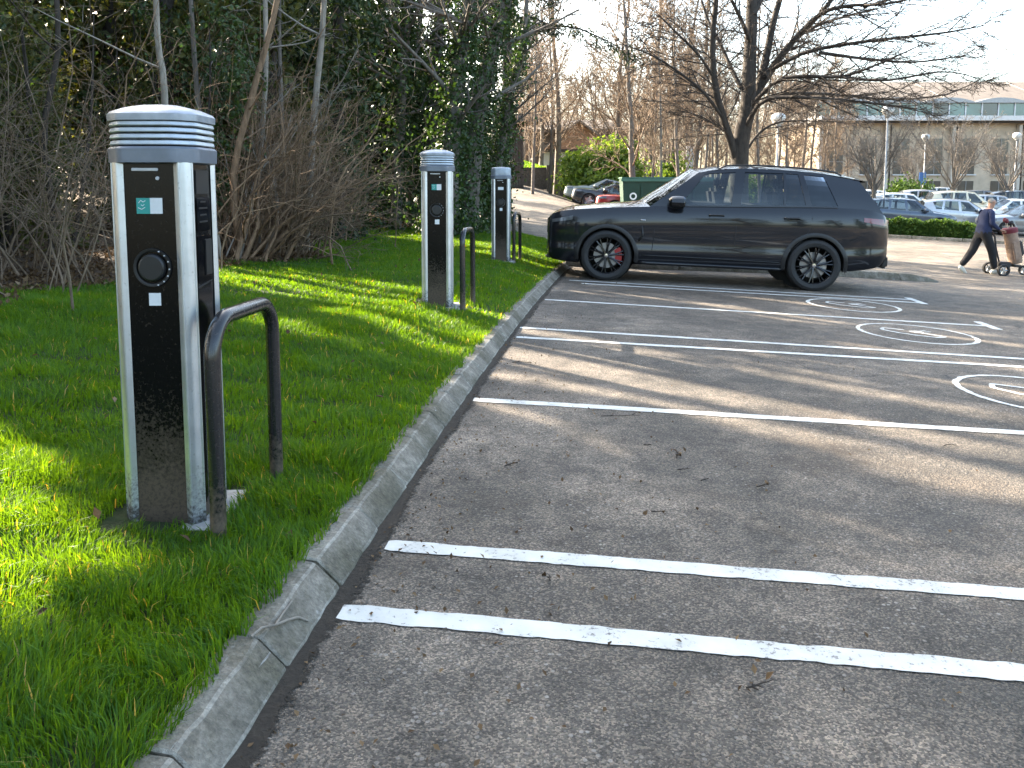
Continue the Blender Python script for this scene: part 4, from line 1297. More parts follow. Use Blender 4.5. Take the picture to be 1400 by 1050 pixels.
# green broadleaved shrubs beside the lane
shrub('laurel_shrub', 832, 245, 50, 2.0, 2.25, 9000, 'laurel_leaf', .24, 'tall bright green laurel beside the gabled house', 971, group='laurels beyond the parked cars', ry=1.5, sig=.3, cl=120)
shrub('laurel_shrub', 794, 245, 51, 1.1, 1.8, 4500, 'laurel_leaf', .22, 'smaller yellow green laurel beside the sign on the wall', 972, group='laurels beyond the parked cars', ry=1.1, sig=.28, cl=70)
shrub('laurel_shrub', 920, 248, 52, 1.5, 1.7, 4000, 'laurel_leaf', .22, 'thin yellow green laurel among the bare trunks', 973, group='laurels beyond the parked cars', ry=1.1, sig=.3, cl=60)
shrub('laurel_shrub', 1035, 250, 50, 1.1, .95, 2200, 'laurel_leaf', .2, 'low green laurel beside the wide bare tree', 974, group='laurels beyond the parked cars', ry=.9, sig=.26, cl=50)
shrub('laurel_shrub', 1245, 250, 58, 1.7, 1.0, 2600, 'hedge_leaf', .2, 'dark green rounded shrub before the office building', 975, group='laurels beyond the parked cars', ry=1.2, sig=.3, cl=50)

# overhanging conifer: dark boughs above the lane
def conifer(px, py, Y, H, seed, label):
    r = np.random.default_rng(seed); R = random.Random(seed)
    X = at(px, py, Y)[0]; z0 = float(ground(X, Y))
    root = empty('conifer', (X, Y, z0))
    tubes('trunk', [stem([(0, 0, -.2), (.1, 0, H * .5), (.05, 0, H)], .22, .05)], 9, MAT['bark_dark'], root)
    br = []; LP = []
    for k in range(46):
        z = H * R.uniform(.42, .98); az = R.uniform(0, 6.28); l = R.uniform(1.8, 4.6) * (1.25 - z / H * .7)
        P = spline([(0, 0, z), (math.cos(az) * l * .5, math.sin(az) * l * .5, z + .1), (math.cos(az) * l, math.sin(az) * l, z - l * .22)], 8)
        br.append((P, np.linspace(.05, .008, 8)))
        for j in range(300):
            t = R.uniform(.2, 1) * 7; i = min(int(t), 6)
            q = P[i] + (P[i + 1] - P[i]) * (t - i)
            LP.append(q + np.array((R.gauss(0, .16), R.gauss(0, .16), R.gauss(-.08, .1))))
    tubes('branches', br, 4, MAT['bark_dark'], root)
    leaves('foliage', np.array(LP), .19, MAT['needle'], root, .28, .5, r, True, None, (X, Y, z0))
    return tag(root, label, 'tree')
# the belt of trees carries on along the lawn and behind the photographer
src = [o for o in COL.objects if o.name.startswith('evergreen_tree') and o.parent is None][:12]
for i, (X, Y) in enumerate(((-6.3, 1.5), (-5.8, -2.0), (-7.5, 3.8), (-8.5, -1.5), (-8.0, -6.5), (-3.0, -15), (4, -17), (11, -16), (17, -14), (23, -15), (8, -20))):
    o = copy_tree(src[i]); o.location = (X, Y, float(ground(X, Y))); o.rotation_euler = (0, 0, i * 1.3)
    tag(o, 'tall dark evergreen tree of the belt continuing past the near bays', 'tree', 'evergreen trees closing the wood')
conifer(690, 250, 25.5, 12.0, 41, 'dark conifer with drooping boughs overhanging the lane')

# ================================================================ VEHICLES
def paint_mat(name, col, metal=.3, rough=.28):
    m, nt, b, o = new_mat(name)
    P = coords(nt)
    n1 = noise(nt, P, 3, 4); n2 = noise(nt, P, 400, 2)
    c = ramp(nt, n1, [(.3, tuple(c * .92 for c in col)), (.7, tuple(min(1, c * 1.06) for c in col))])
    nt.links.new(c, b.inputs['Base Color'])
    b.inputs['Metallic'].default_value = metal
    rr = ramp(nt, noise(nt, P, 7, 5, .7), [(.3, (rough * .8,) * 3), (.75, (rough * 1.5,) * 3)])
    nt.links.new(rr, b.inputs['Roughness'])
    b.inputs['Coat Weight'].default_value = 1.0
    b.inputs['Coat Roughness'].default_value = .04
    return m
def glass_mat(name, tint, alpha_mix=.55, rough=.02):
    """tinted car glass: part see-through, part mirror-like"""
    m, nt, b, o = new_mat(name)
    tr = N(nt, 'ShaderNodeBsdfTransparent'); tr.inputs[0].default_value = tuple(tint) + (1,)
    gl = N(nt, 'ShaderNodeBsdfGlossy'); gl.inputs['Roughness'].default_value = rough
    gl.inputs['Color'].default_value = (.9, .95, 1, 1)
    fr = N(nt, 'ShaderNodeFresnel'); fr.inputs[0].default_value = 1.52
    n1 = noise(nt, coords(nt), 4, 3)
    k = math_n(nt, 'ADD', math_n(nt, 'MULTIPLY', fr.outputs[0], .9), math_n(nt, 'MULTIPLY', n1, .03))
    mx = N(nt, 'ShaderNodeMixShader')
    nt.links.new(k, mx.inputs[0]); nt.links.new(tr.outputs[0], mx.inputs[1]); nt.links.new(gl.outputs[0], mx.inputs[2])
    nt.links.new(mx.outputs[0], o.inputs['Surface'])
    return m
paint_mat('paint_black', (.006, .0072, .0115), .0, .35)
MAT['paint_black'].node_tree.nodes['Principled BSDF'].inputs['Specular IOR Level'].default_value = .15
MAT['paint_black'].node_tree.nodes['Principled BSDF'].inputs['Coat Roughness'].default_value = .015
paint_mat('paint_silver', (.50, .51, .52), .6, .3)
paint_mat('paint_grey', (.20, .21, .22), .5, .3)
paint_mat('paint_white', (.72, .72, .71), .0, .3)
paint_mat('paint_blue', (.055, .075, .11), .4, .3)
paint_mat('paint_red', (.35, .02, .02), .1, .3)
paint_mat('paint_cream', (.62, .58, .44), .1, .3)
paint_mat('paint_sage', (.30, .33, .31), .5, .3)
paint_mat('paint_dark', (.025, .027, .032), .3, .3)
glass_mat('glass_tint', (.52, .58, .60)); glass_mat('glass_dark', (.06, .065, .07)); glass_mat('glass_clear', (.62, .68, .68))
plain('tyre_rubber', (.022, .022, .023), .75, 0, .2, 40)
plain('rim_black', (.012, .012, .013), .25, .3, .1, 20, coat=.6)
plain('rim_silver', (.45, .46, .47), .3, .8)
plain('brake_disc', (.32, .32, .33), .35, .9)
plain('caliper_red', (.40, .012, .015), .35, 0, .1, 10, coat=.5)
plain('trim_black', (.013, .013, .014), .45)
plain('interior', (.02, .02, .022), .8)
plain('chrome', (.6, .6, .62), .12, 1.0)
plain('lamp_red', (.14, .005, .014), .2, 0, .1, 5, coat=1)
plain('lamp_clear', (.10, .105, .115), .15, .2, .2, 5, coat=1)
plain('plate_white', (.75, .75, .72), .5)

def interp_f(pts):
    xs = [p[0] for p in pts]; ys = [p[1] for p in pts]
    # smooth (monotone-ish) interpolation through the control points
    m = [(ys[1] - ys[0]) / (xs[1] - xs[0])]
    for i in range(1, len(xs) - 1):
        a = (ys[i] - ys[i - 1]) / (xs[i] - xs[i - 1]); b = (ys[i + 1] - ys[i]) / (xs[i + 1] - xs[i])
        m.append(0 if a * b <= 0 else 2 * a * b / (a + b))
    m.append((ys[-1] - ys[-2]) / (xs[-1] - xs[-2]))
    def f(x):
        x = min(max(x, xs[0]), xs[-1])
        i = 0
        while i < len(xs) - 2 and x > xs[i + 1]: i += 1
        h = xs[i + 1] - xs[i]; t = (x - xs[i]) / h
        return ((2 * t ** 3 - 3 * t * t + 1) * ys[i] + (t ** 3 - 2 * t * t + t) * h * m[i] + (-2 * t ** 3 + 3 * t * t) * ys[i + 1] + (t ** 3 - t * t) * h * m[i + 1])
    return f

def make_car(S, name, detail=False):
    root = empty(name)
    L = S['L']; zlow = interp_f(S['zlow']); belt = interp_f(S['belt']); top = interp_f(S['top']); hw = interp_f(S['hw'])
    roofz = interp_f(S['roofz']); roofy = interp_f(S['roofy'])
    xf, xr, wr, ar = S['xf'], S['xr'], S['wr'], S['arch']
    paint = S['paint']
    side = S.get('side', [(0, .955), (.10, .985), (.20, 1.0), (.33, .984), (.5, .988), (.70, .990), (.86, .972), (1, .925)])
    sh = interp_f(side)
    NV = 18 if detail else 9
    st = .035 if detail else .10
    xs = list(np.linspace(0, L, int(L / st) + 1))
    ends = [.0, .012, .03] if detail else [0, .03]
    xs = sorted(set([round(x, 4) for x in xs] + ends + [round(L - e, 4) for e in ends]))
    rings = []
    for x in xs:
        w, zl, zb, zt = hw(x), zlow(x), belt(x), top(x)
        half = [(0, zl), (w * .55, zl), (w * .86, zl), (w * .935, zl + .02)]
        for k in range(NV + 1):
            v = k / NV
            z = zl + .05 + (zb - zl - .05) * v
            half.append((w * sh(v), z))
        yb = w * sh(1)
        for u in (.965, .90, .75, .5, .25, 0):
            half.append((yb * u, zb + (zt - zb) * (1 - u ** 2.6)))
        ring = [(x, -y_, z_) for y_, z_ in half] + [(x, y_, z_) for y_, z_ in half[-2:0:-1]]
        rings.append(ring)
    m = MB().rings(rings)
    bm = bmesh.new()
    vs = [bm.verts.new(v) for v in m.v]
    for f in m.f:
        try: bm.faces.new([vs[i] for i in f])
        except ValueError: pass
    # wheel arches: cut and pull the rim onto a circle
    wz = wr
    kill = []
    for f in bm.faces:
        c = f.calc_center_median()
        for xc in (xf, xr):
            if abs(c.y) > S['W'] * .30 and math.hypot(c.x - xc, c.z - wz) < ar: kill.append(f); break
    bmesh.ops.delete(bm, geom=list(set(kill)), context='FACES')
    for v in bm.verts:
        if not v.link_faces: continue
        if any(len(e.link_faces) == 1 for e in v.link_edges):
            for xc in (xf, xr):
                d = math.hypot(v.co.x - xc, v.co.z - wz)
                if d < ar * 1.35 and d > .01 and v.co.z > zlow(v.co.x) + .03 and abs(v.co.y) > S['W'] * .36:
                    s_ = ar / d
                    v.co.x = xc + (v.co.x - xc) * s_; v.co.z = wz + (v.co.z - wz) * s_
    for v in [v for v in bm.verts if not v.link_faces]: bm.verts.remove(v)
    bmesh.ops.recalc_face_normals(bm, faces=bm.faces)
    xg0, xg1 = S['cols'][0][0], S['cols'][-1][0]
    for f in bm.faces:
        f.smooth = True
        c = f.calc_center_median()
        w = hw(c.x)
        if xg0 + .12 < c.x < xg1 - .05 and abs(c.y) < w * sh(1) * .965 and c.z > belt(c.x) - .02: f.material_index = 1
        if c.z < zlow(c.x) + .02: f.material_index = 2
    for e in bm.edges:
        e.smooth = len(e.link_faces) == 2 and e.calc_face_angle(0) < .7
    me = bpy.data.meshes.new('body'); bm.to_mesh(me); bm.free()
    for mm in (paint, MAT['interior'], MAT['trim_black']): me.materials.append(mm)
    body = link('body', me, root)
    # greenhouse -------------------------------------------------------
    cols = S['cols']; kinds = S['kinds']
    NR = 8
    V_ROWS = [0, .05] + [.05 + .86 * k / (NR - 2) for k in range(1, NR - 1)] + [1.0]
    def gpt(c, v, s):
        xb, xt = c[0], c[1]
        zb = (c[2] if len(c) > 2 and c[2] else belt(xb)) - .004
        zt = c[3] if len(c) > 3 and c[3] else roofz(xt)
        yb = hw(xb) * sh(1) - .006; yt = roofy(xt)
        b = .035 * math.sin(PI * v)
        return Vector((xb + (xt - xb) * v, s * (yb + (yt - yb) * v + b), zb + (zt - zb) * v))
    frame = MB()
    glass = []
    for s in (-1, 1):
        for i in range(len(cols) - 1):
            NC = 6 if kinds[i] == 'g' or kinds[i] == 'd' else 2
            for r_ in range(len(V_ROWS) - 1):
                v0, v1 = V_ROWS[r_], V_ROWS[r_ + 1]
                gl = kinds[i] in 'gd' and 0 < r_ < len(V_ROWS) - 2
                for q in range(NC):
                    t0, t1 = q / NC, (q + 1) / NC
                    def P(t, v):
                        return gpt(cols[i], v, s).lerp(gpt(cols[i + 1], v, s), t)
                    quad = [P(t0, v0), P(t1, v0), P(t1, v1), P(t0, v1)]
                    if gl:
                        glass.append((s, i, [Vector((p.x, p.y - s * .010, p.z)) for p in quad]))
                    else: frame.add(quad, [(0, 1, 2, 3)])
    # roof
    NX, NY = (18, 9) if detail else (8, 5)
    xa, xb_ = cols[0][1], cols[-1][1]
    rows = []
    for i in range(NX + 1):
        x = xa + (xb_ - xa) * i / NX
        yy = roofy(x); zz = roofz(x)
        rows.append([(x - (.06 if i == 0 else 0) * (1 - (abs(j / NY * 2 - 1)) ** 2), yy * (j / NY * 2 - 1), zz + S['crown'] * (1 - (abs(j / NY * 2 - 1)) ** 2.4)) for j in range(NY + 1)])
    frame.rings(rows, False, False)
    bmf = frame.mesh('roof_frame', paint)
    bm = bmesh.new(); bm.from_mesh(bmf); bmesh.ops.remove_doubles(bm, verts=bm.verts, dist=.002)
    for f in bm.faces: f.smooth = True
    for e in bm.edges: e.smooth = len(e.link_faces) == 2 and e.calc_face_angle(0) < .6
    bm.to_mesh(bmf); bm.free()
    link('roof_frame', bmf, root)
    # side windows, one pane each
    for s in (-1, 1):
        for i in range(len(cols) - 1):
            qs = [q for (ss, ii, q) in glass if ss == s and ii == i]
            if not qs: continue
            g_ = MB()
            for q in qs: g_.add(q, [(0, 1, 2, 3)])
            o = g_.build('side_window', MAT['glass_dark' if kinds[i] == 'd' else 'glass_tint'], root, smooth=True)
            if detail:      # thin dark seal round the pane
                loop = []
    # windscreen and rear window
    def screen(c, bow, nm, lowx, mat, zfun=None):
        m_ = MB(); rows = []
        for r_ in range(9):
            v = r_ / 8
            row = []
            a, b = gpt(c, v, -1), gpt(c, v, 1)
            for j in range(11):
                t = j / 10; k = 1 - (2 * t - 1) ** 2
                p = a.lerp(b, t)
                crown = S['crown'] * v * (1 - abs(2 * t - 1) ** 2.4)
                row.append((p.x + bow * k * (1 - .45 * v) , p.y, p.z + crown + (top(c[0]) - belt(c[0])) * (1 - v) * k * .6))
            rows.append(row)
        return m_.rings(rows, False, False).build(nm, mat, root, smooth=True)
    screen(cols[0], -.16, 'windscreen', 0, MAT['glass_tint'])
    screen(cols[-1], .05, 'rear_window', 0, MAT['glass_dark'])
    # arch lips and liners
    for xc in (xf, xr):
        for s in (-1, 1):
            lip = MB(); rings_ = []
            n = 22
            a0, a1 = -.18, PI + .18
            for k in range(n + 1):
                a = a0 + (a1 - a0) * k / n
                cx_, cz_ = math.cos(a), math.sin(a)
                ring = []
                for rr_, dy in ((ar - .012, -.05), (ar - .014, .014), (ar + .015, .018), (ar + .045, .006), (ar + .045, -.05)):
                    x = xc + cx_ * rr_; z = wz + cz_ * rr_
                    w = hw(min(max(x, 0), L))
                    v = (z - zlow(x) - .05) / max(.1, belt(x) - zlow(x) - .05)
                    yy = w * sh(min(max(v, 0), 1)) + dy
                    ring.append((x, s * yy, max(z, zlow(x) - .01)))
                rings_.append(ring)
            lip.rings(rings_, True, True).build('wheel_arch', S.get('lip', paint), root, smooth=False, auto=.6)
            ln = MB(); rings_ = []
            for k in range(13):
                a = -.15 + (PI + .3) * k / 12
                rings_.append([(xc + math.cos(a) * (ar + .01), s * yy, wz + math.sin(a) * (ar + .01)) for yy in (S['W'] / 2 * .96, S['W'] / 2 * .52)])
            ln.rings(rings_, False, False)
            disc = [(xc, s * S['W'] / 2 * .52, wz)] + [(xc + math.cos(a) * (ar + .01), s * S['W'] / 2 * .52, wz + math.sin(a) * (ar + .01)) for a in np.linspace(0, 2 * PI, 20)]
            ln.add(disc, [(0, k, k + 1) for k in range(1, 20)])
            ln.build('arch_liner', MAT['interior'], root, smooth=True)
    # wheels
    protoL = None
    for xc in (xf, xr):
        for s in (-1, 1):
            wroot = MB()
            w2 = S['tw'] / 2; r = wr
            wroot.lathe([(r * .70, -w2 + .012), (r * .74, -w2), (r * .86, -w2 - .008), (r * .955, -w2 + .012), (r * .995, -w2 + .04), (r, 0), (r * .995, w2 - .04), (r * .955, w2 - .012), (r * .86, w2 + .008), (r * .74, w2), (r * .70, w2 - .012), (r * .69, 0), (r * .70, -w2 + .012)], (0, 0, 0), 'Y', 40 if detail else 20)
            wh = wroot.build('wheel', MAT['tyre_rubber'], root, (xc, s * (S['W'] / 2 - w2 - .012), wr), auto=.5)
            rim = MB(); rmat = S['rim']
            yo = s * (w2 - .012)
            prof = [(r * .735, yo), (r * .715, yo + s * .006), (r * .69, yo - s * .004), (r * .665, yo - s * .03), (r * .66, -yo)]
            rim.lathe(prof, (0, 0, 0), 'Y', 40 if detail else 20)
            nsp = S.get('spokes', 5)
            for q in range(nsp):
                a = 2 * PI * q / nsp + .2
                for da in (S.get('fork', .13), -S.get('fork', .13)):
                    p0 = (math.cos(a) * r * .10, yo - s * .035, math.sin(a) * r * .10)
                    pm = (math.cos(a + da * .35) * r * .36, yo - s * .012, math.sin(a + da * .35) * r * .36)
                    p1 = (math.cos(a + da) * r * .685, yo - s * .006, math.sin(a + da) * r * .685)
                    rim.tube([p0, pm, p1], [.020, .012, .010] if detail else [.03, .026, .024], 5)
            rim.lathe([(0, yo - s * .018), (r * .10, yo - s * .02), (r * .15, yo - s * .035), (r * .16, yo - s * .06)], (0, 0, 0), 'Y', 16)
            rim.build('rim', rmat, wh, auto=.5)
            d_ = MB(); d_.lathe([(0, s * (w2 - .085)), (r * .50, s * (w2 - .085)), (r * .50, s * (w2 - .105)), (0, s * (w2 - .105))], (0, 0, 0), 'Y', 28)
            d_.build('brake_disc', MAT['brake_disc'], wh)
            hb = MB(); hb.lathe([(0, s * (w2 - .022)), (r * .075, s * (w2 - .024)), (r * .08, s * (w2 - .035))], (0, 0, 0), 'Y', 14); hb.build('hub_cap', MAT['chrome'] if detail else rmat, wh)
            if detail and xc == xf:
                cp = MB(); rg = []
                for k in range(7):
                    a = .62 - 1.15 * k / 6
                    rg.append([(math.cos(a) * rr_, s * yy, math.sin(a) * rr_) for rr_, yy in ((r * .36, w2 - .095), (r * .36, w2 - .048), (r * .62, w2 - .048), (r * .62, w2 - .095))])
                cp.rings(rg).build('brake_caliper', MAT['caliper_red'], wh, bevel=.004)
    # mirrors
    for s in (-1, 1):
        mx_, mz = S['mirror']
        yb = hw(mx_) * sh(1)
        mm = MB(); rg = []
        for k, (dx, ww, hh) in enumerate(((-.11, .05, .05), (-.07, .105, .085), (.02, .12, .10), (.10, .115, .095), (.12, .095, .075))):
            rg.append([(mx_ + dx, s * (yb + .115 + ww * math.cos(t)), mz + .085 + hh * math.sin(t)) for t in np.linspace(0, 2 * PI, 12)[:-1]])
        mm.rings(rg)
        mm.tube([(mx_, s * (yb - .02), mz + .01), (mx_ + .01, s * (yb + .10), mz + .05)], [.03, .025], 6)
        mm.build('mirror', paint if not detail else MAT['rim_black'], root, auto=.6)
    # lights, bumpers, plates
    for s in (-1, 1):
        for nm, x0, x1, z0, z1, mt, y0, y1 in S['lamps']:
            lm = MB(); rg = []
            for k in range(7):
                t = k / 6
                x = x0 + (x1 - x0) * t
                w = hw(x)
                ring = []
                for z in np.linspace(z0(t), z1(t), 5):
                    v = (z - zlow(x) - .05) / max(.1, belt(x) - zlow(x) - .05)
                    ring.append((x, s * (w * sh(min(max(v, 0), 1)) + .006), z))
                rg.append(ring)
            # wrap onto the end face
            xe = x0 if x0 < L / 2 else x1
            lm.rings(rg, False, False)
            e = rg[0] if x0 < L / 2 else rg[-1]
            e2 = [(p[0] - (.012 if x0 < L / 2 else -.012), s * y0, p[2]) for p in e]
            lm.rings([e, e2], False, False)
            lm.build(nm, MAT[mt], root, smooth=True)
    return root, dict(hw=hw, sh=sh, belt=belt, zlow=zlow, top=top, roofz=roofz, roofy=roofy, gpt=gpt)

SUV = dict(L=4.94, W=2.0, xf=.90, xr=3.875, wr=.378, arch=.425, tw=.29, paint=MAT['paint_black'], rim=MAT['rim_black'], lip=MAT['trim_black'], spokes=10, fork=.11, crown=.06,
           zlow=[(0, .34), (.10, .27), (.6, .24), (1.3, .26), (3.4, .27), (4.3, .30), (4.75, .36), (4.94, .46)],
           belt=[(0, .88), (.05, .945), (.20, 1.005), (.6, 1.06), (1.0, 1.095), (1.5, 1.125), (2.0, 1.150), (2.8, 1.175), (3.5, 1.20), (4.1, 1.215), (4.6, 1.20), (4.82, 1.14), (4.94, .98)],
           top=[(0, .90), (.05, .965), (.3, 1.065), (.7, 1.125), (1.2, 1.175), (1.65, 1.225), (2.2, 1.22), (4.5, 1.23), (4.82, 1.16), (4.94, 1.00)],
           hw=[(0, .70), (.03, .80), (.12, .89), (.3, .955), (.6, .985), (1.0, .995), (2.5, .985), (3.6, .998), (4.2, .985), (4.6, .945), (4.82, .88), (4.91, .80), (4.94, .72)],
           roofz=[(1.9, 1.56), (2.25, 1.665), (2.55, 1.715), (2.95, 1.735), (3.5, 1.728), (4.0, 1.695), (4.4, 1.64), (4.62, 1.59)],
           roofy=[(1.9, .60), (2.25, .66), (2.8, .70), (3.6, .69), (4.2, .645), (4.62, .58)],
           cols=[(1.49, 2.20), (1.92, 2.33), (2.66, 2.73), (2.80, 2.86), (3.40, 3.40), (3.435, 3.435), (3.72, 3.60), (3.80, 3.68), (4.17, 3.96), (4.84, 4.50)],
           kinds='pgpgpdpdp', mirror=(1.87, 1.12),
           lamps=[('headlight', .07, .38, lambda t: .835 + .05 * t, lambda t: .88 + .07 * t, 'lamp_clear', .50, 0), ('taillight', 4.52, 4.93, lambda t: 1.03 - .06 * t, lambda t: 1.09 - .02 * t, 'lamp_red', .35, 0)])

def line_on_side(F, pts, r, nm, mat, root, off=.004, sides=(-1,)):
    """a narrow seam or moulding that follows the body side"""
    for s in sides:
        P = []
        for x, z in pts:
            v = (z - F['zlow'](x) - .05) / (F['belt'](x) - F['zlow'](x) - .05)
            P.append((x, s * (F['hw'](x) * F['sh'](min(max(v, 0), 1)) + off), z))
        MB().tube(P, r, 5).build(nm, mat, root, smooth=True)

suv, F = make_car(SUV, 'parked_suv', True)
for s in (-1, 1):
    # sill bar, door seams, handles
    line_on_side(F, [(x, .30) for x in np.linspace(1.38, 3.42, 16)], .028, 'sill', MAT['paint_black'], suv, .0, (s,))
    line_on_side(F, [(x, .40 + .012 * math.sin(x)) for x in np.linspace(1.42, 3.40, 16)], .010, 'door_moulding', MAT['trim_black'], suv, .004, (s,))
    for pts in ([(1.52, .36), (1.56, .5), (1.585, .8), (1.60, 1.11)], [(2.735, .36), (2.74, .6), (2.745, .9), (2.755, 1.16)], [(3.40, .42), (3.55, .60), (3.70, .75), (3.78, .90), (3.80, 1.05), (3.79, 1.19)]):
        line_on_side(F, pts, .0045, 'door_seam', MAT['interior'], suv, -.001, (s,))
    line_on_side(F, [(4.35, .76), (4.50, .82), (4.65, .92), (4.75, 1.04)], .0045, 'tailgate_seam', MAT['interior'], suv, -.001, (s,))
    for x in (2.46, 3.52):
        line_on_side(F, [(x - .11, 1.035), (x - .08, 1.042), (x + .08, 1.047), (x + .11, 1.042)], .017, 'door_handle', MAT['rim_black'], suv, .018, (s,))
    line_on_side(F, [(x, F['belt'](x) - .004) for x in np.linspace(1.86, 4.15, 20)], .008, 'window_trim', MAT['trim_black'], suv, .002, (s,))
    line_on_side(F, [(1.36, .62), (1.42, .70), (1.40, .84)], .016, 'side_vent', MAT['trim_black'], suv, .002, (s,))
    line_on_side(F, [(1.37, .925), (1.45, .928)], .008, 'side_badge', MAT['chrome'], suv, .002, (s,))
    # roof rail
    P = [(x, s * (F['roofy'](x) - .035), F['roofz'](x) + .050 - (.03 if x in (2.5, 4.25) else 0)) for x in (2.5, 2.6, 3.0, 3.5, 3.9, 4.15, 4.25)]
    MB().tube(P, .013, 6).build('roof_rail', MAT['trim_black'], suv, smooth=True)
    # bumper corner vents
    MB().box((.055, s * .66, .52), (.10, .20, .26), 0, 0, 0).build('air_intake', MAT['trim_black'], suv, bevel=.03)
    MB().box((4.895, s * .66, .47), (.09, .26, .16)).build('reflector_trim', MAT['trim_black'], suv, bevel=.02)
    # kidney grille half
    gk = MB().box((.012, s * .21, .76), (.07, .36, .28)).build('grille', MAT['trim_black'], suv, bevel=.035)
    for q in range(7): MB().box((-.028, s * (.07 + q * .047), .76), (.012, .012, .22)).build('grille_bar', MAT['rim_black'], gk)
MB().box((.03, 0, .44), (.10, 1.05, .20)).build('lower_grille', MAT['trim_black'], suv, bevel=.03)
MB().box((.06, 0, .31), (.16, 1.5, .05)).build('front_splitter', MAT['trim_black'], suv, bevel=.02)
MB().box((4.90, 0, .43), (.10, 1.55, .13)).build('rear_diffuser', MAT['trim_black'], suv, bevel=.03)
MB().box((4.93, 0, .90), (.02, .54, .12)).build('number_plate', MAT['plate_white'], suv, bevel=.004)
sp = MB(); sp.rings([[(4.42, y_, F['roofz'](4.42) + .052 - .10 * (y_ / .62) ** 2 * .5) for y_ in np.linspace(-.62, .62, 9)], [(4.58, y_ * .97, F['roofz'](4.52) + .050 - .10 * (y_ / .62) ** 2 * .5) for y_ in np.linspace(-.62, .62, 9)],
                     [(4.59, y_ * .97, F['roofz'](4.52) + .030 - .10 * (y_ / .62) ** 2 * .5) for y_ in np.linspace(-.62, .62, 9)], [(4.42, y_, F['roofz'](4.42) + .0 - .10 * (y_ / .62) ** 2 * .5) for y_ in np.linspace(-.62, .62, 9)]], False, False)
sp.build('roof_spoiler', MAT['paint_black'], suv, smooth=True)
for x, z in ((2.55, 1.14), (3.45, 1.16)):
    for yy in (-.38, .38):
        seat = MB().box((x, yy, z + .05), (.12, .46, .50), 0, 0, -.18).build('seat', MAT['interior'], suv, bevel=.05)
        MB().box((x + .06, yy, z + .38), (.10, .26, .17)).build('headrest', MAT['interior'], seat, bevel=.04)
MB().box((1.93, 0, 1.21), (.42, 1.4, .09)).build('dashboard', MAT['interior'], suv, bevel=.04)
ang = math.radians(-6.7)
k_ = 1.02
suv.scale = (k_, k_, k_)
lf = Vector((SUV['xf'] * k_, -.86 * k_))
p = Vector((1.42, 12.30)) - Matrix.Rotation(ang, 2) @ lf
mid = Vector((1.42, 12.3)) + Matrix.Rotation(ang, 2) @ Vector((1.5, .86))
sl = .0396 * math.cos(ang) + .0074 * math.sin(ang)
suv.rotation_euler = (0, math.atan(sl), ang)
suv.location = (p.x, p.y, float(ground(mid.x, mid.y)) + sl * (mid - p).dot(Vector((math.cos(ang), math.sin(ang)))) + .004)
tag(suv, 'glossy black SUV with black multi-spoke wheels parked nose over the lawn kerb', 'car')

# ---------------------------------------------------------------- other parked cars
def small_spec(kind, paint, rim='rim_silver'):
    if kind == 'hatch':
        L, H, W = 4.25, 1.46, 1.78
    elif kind == 'estate':
        L, H, W = 4.65, 1.48, 1.82
    elif kind == 'suv':
        L, H, W = 4.45, 1.66, 1.86
    else:
        L, H, W = 4.35, 1.38, 1.80
    b = .90 if kind != 'suv' else 1.02
    hh = W / 2
    tail = dict(hatch=.10, estate=.12, suv=.10, sport=.55)[kind]
    return dict(L=L, W=W, xf=.86, xr=L - .92, wr=.325 if kind != 'suv' else .35, arch=.375 if kind != 'suv' else .40, tw=.22, paint=MAT[paint], rim=MAT[rim], spokes=5, fork=.12, crown=.05,
                zlow=[(0, .30), (.1, .22), (1.2, .20), (L - 1, .22), (L - .1, .32), (L, .40)],
                belt=[(0, .66), (.08, .72), (.5, .80), (1.1, b - .03), (2.2, b), (L - .7, b + .05), (L - .12, b + .03), (L, b - .12)],
                top=[(0, .68), (.08, .76), (.5, .87), (1.15, b + .05), (2, b + .05), (L - .5, b + .07), (L - .1, b + .04), (L, b - .10)],
                hw=[(0, hh * .74), (.06, hh * .86), (.25, hh * .95), (.7, hh), (L - .9, hh), (L - .25, hh * .93), (L - .05, hh * .84), (L, hh * .76)],
                roofz=[(1.5, H - .16), (1.95, H - .07), (2.5, H - .03), (3.2, H - .06), (L - tail - .25, H - .20), (L - tail, H - .25)],
                roofy=[(1.5, hh * .64), (2.2, hh * .70), (3.2, hh * .68), (L - tail, hh * .60)],
                cols=[(1.12, 1.90), (1.45, 2.02), (2.28, 2.34), (2.40, 2.45), (3.10, 3.02), (3.20, 3.12), (L - .80, L - tail - .55), (L - .18, L - tail - .22)],
                kinds='pgpgpgp', mirror=(1.50, b),
                lamps=[('headlight', .05, .40, lambda t: .60 + .06 * t, lambda t: .69 + .07 * t, 'lamp_clear', hh * .45, 0), ('taillight', L - .35, L - .02, lambda t: b - .16, lambda t: b - .02, 'lamp_red', hh * .5, 0)])
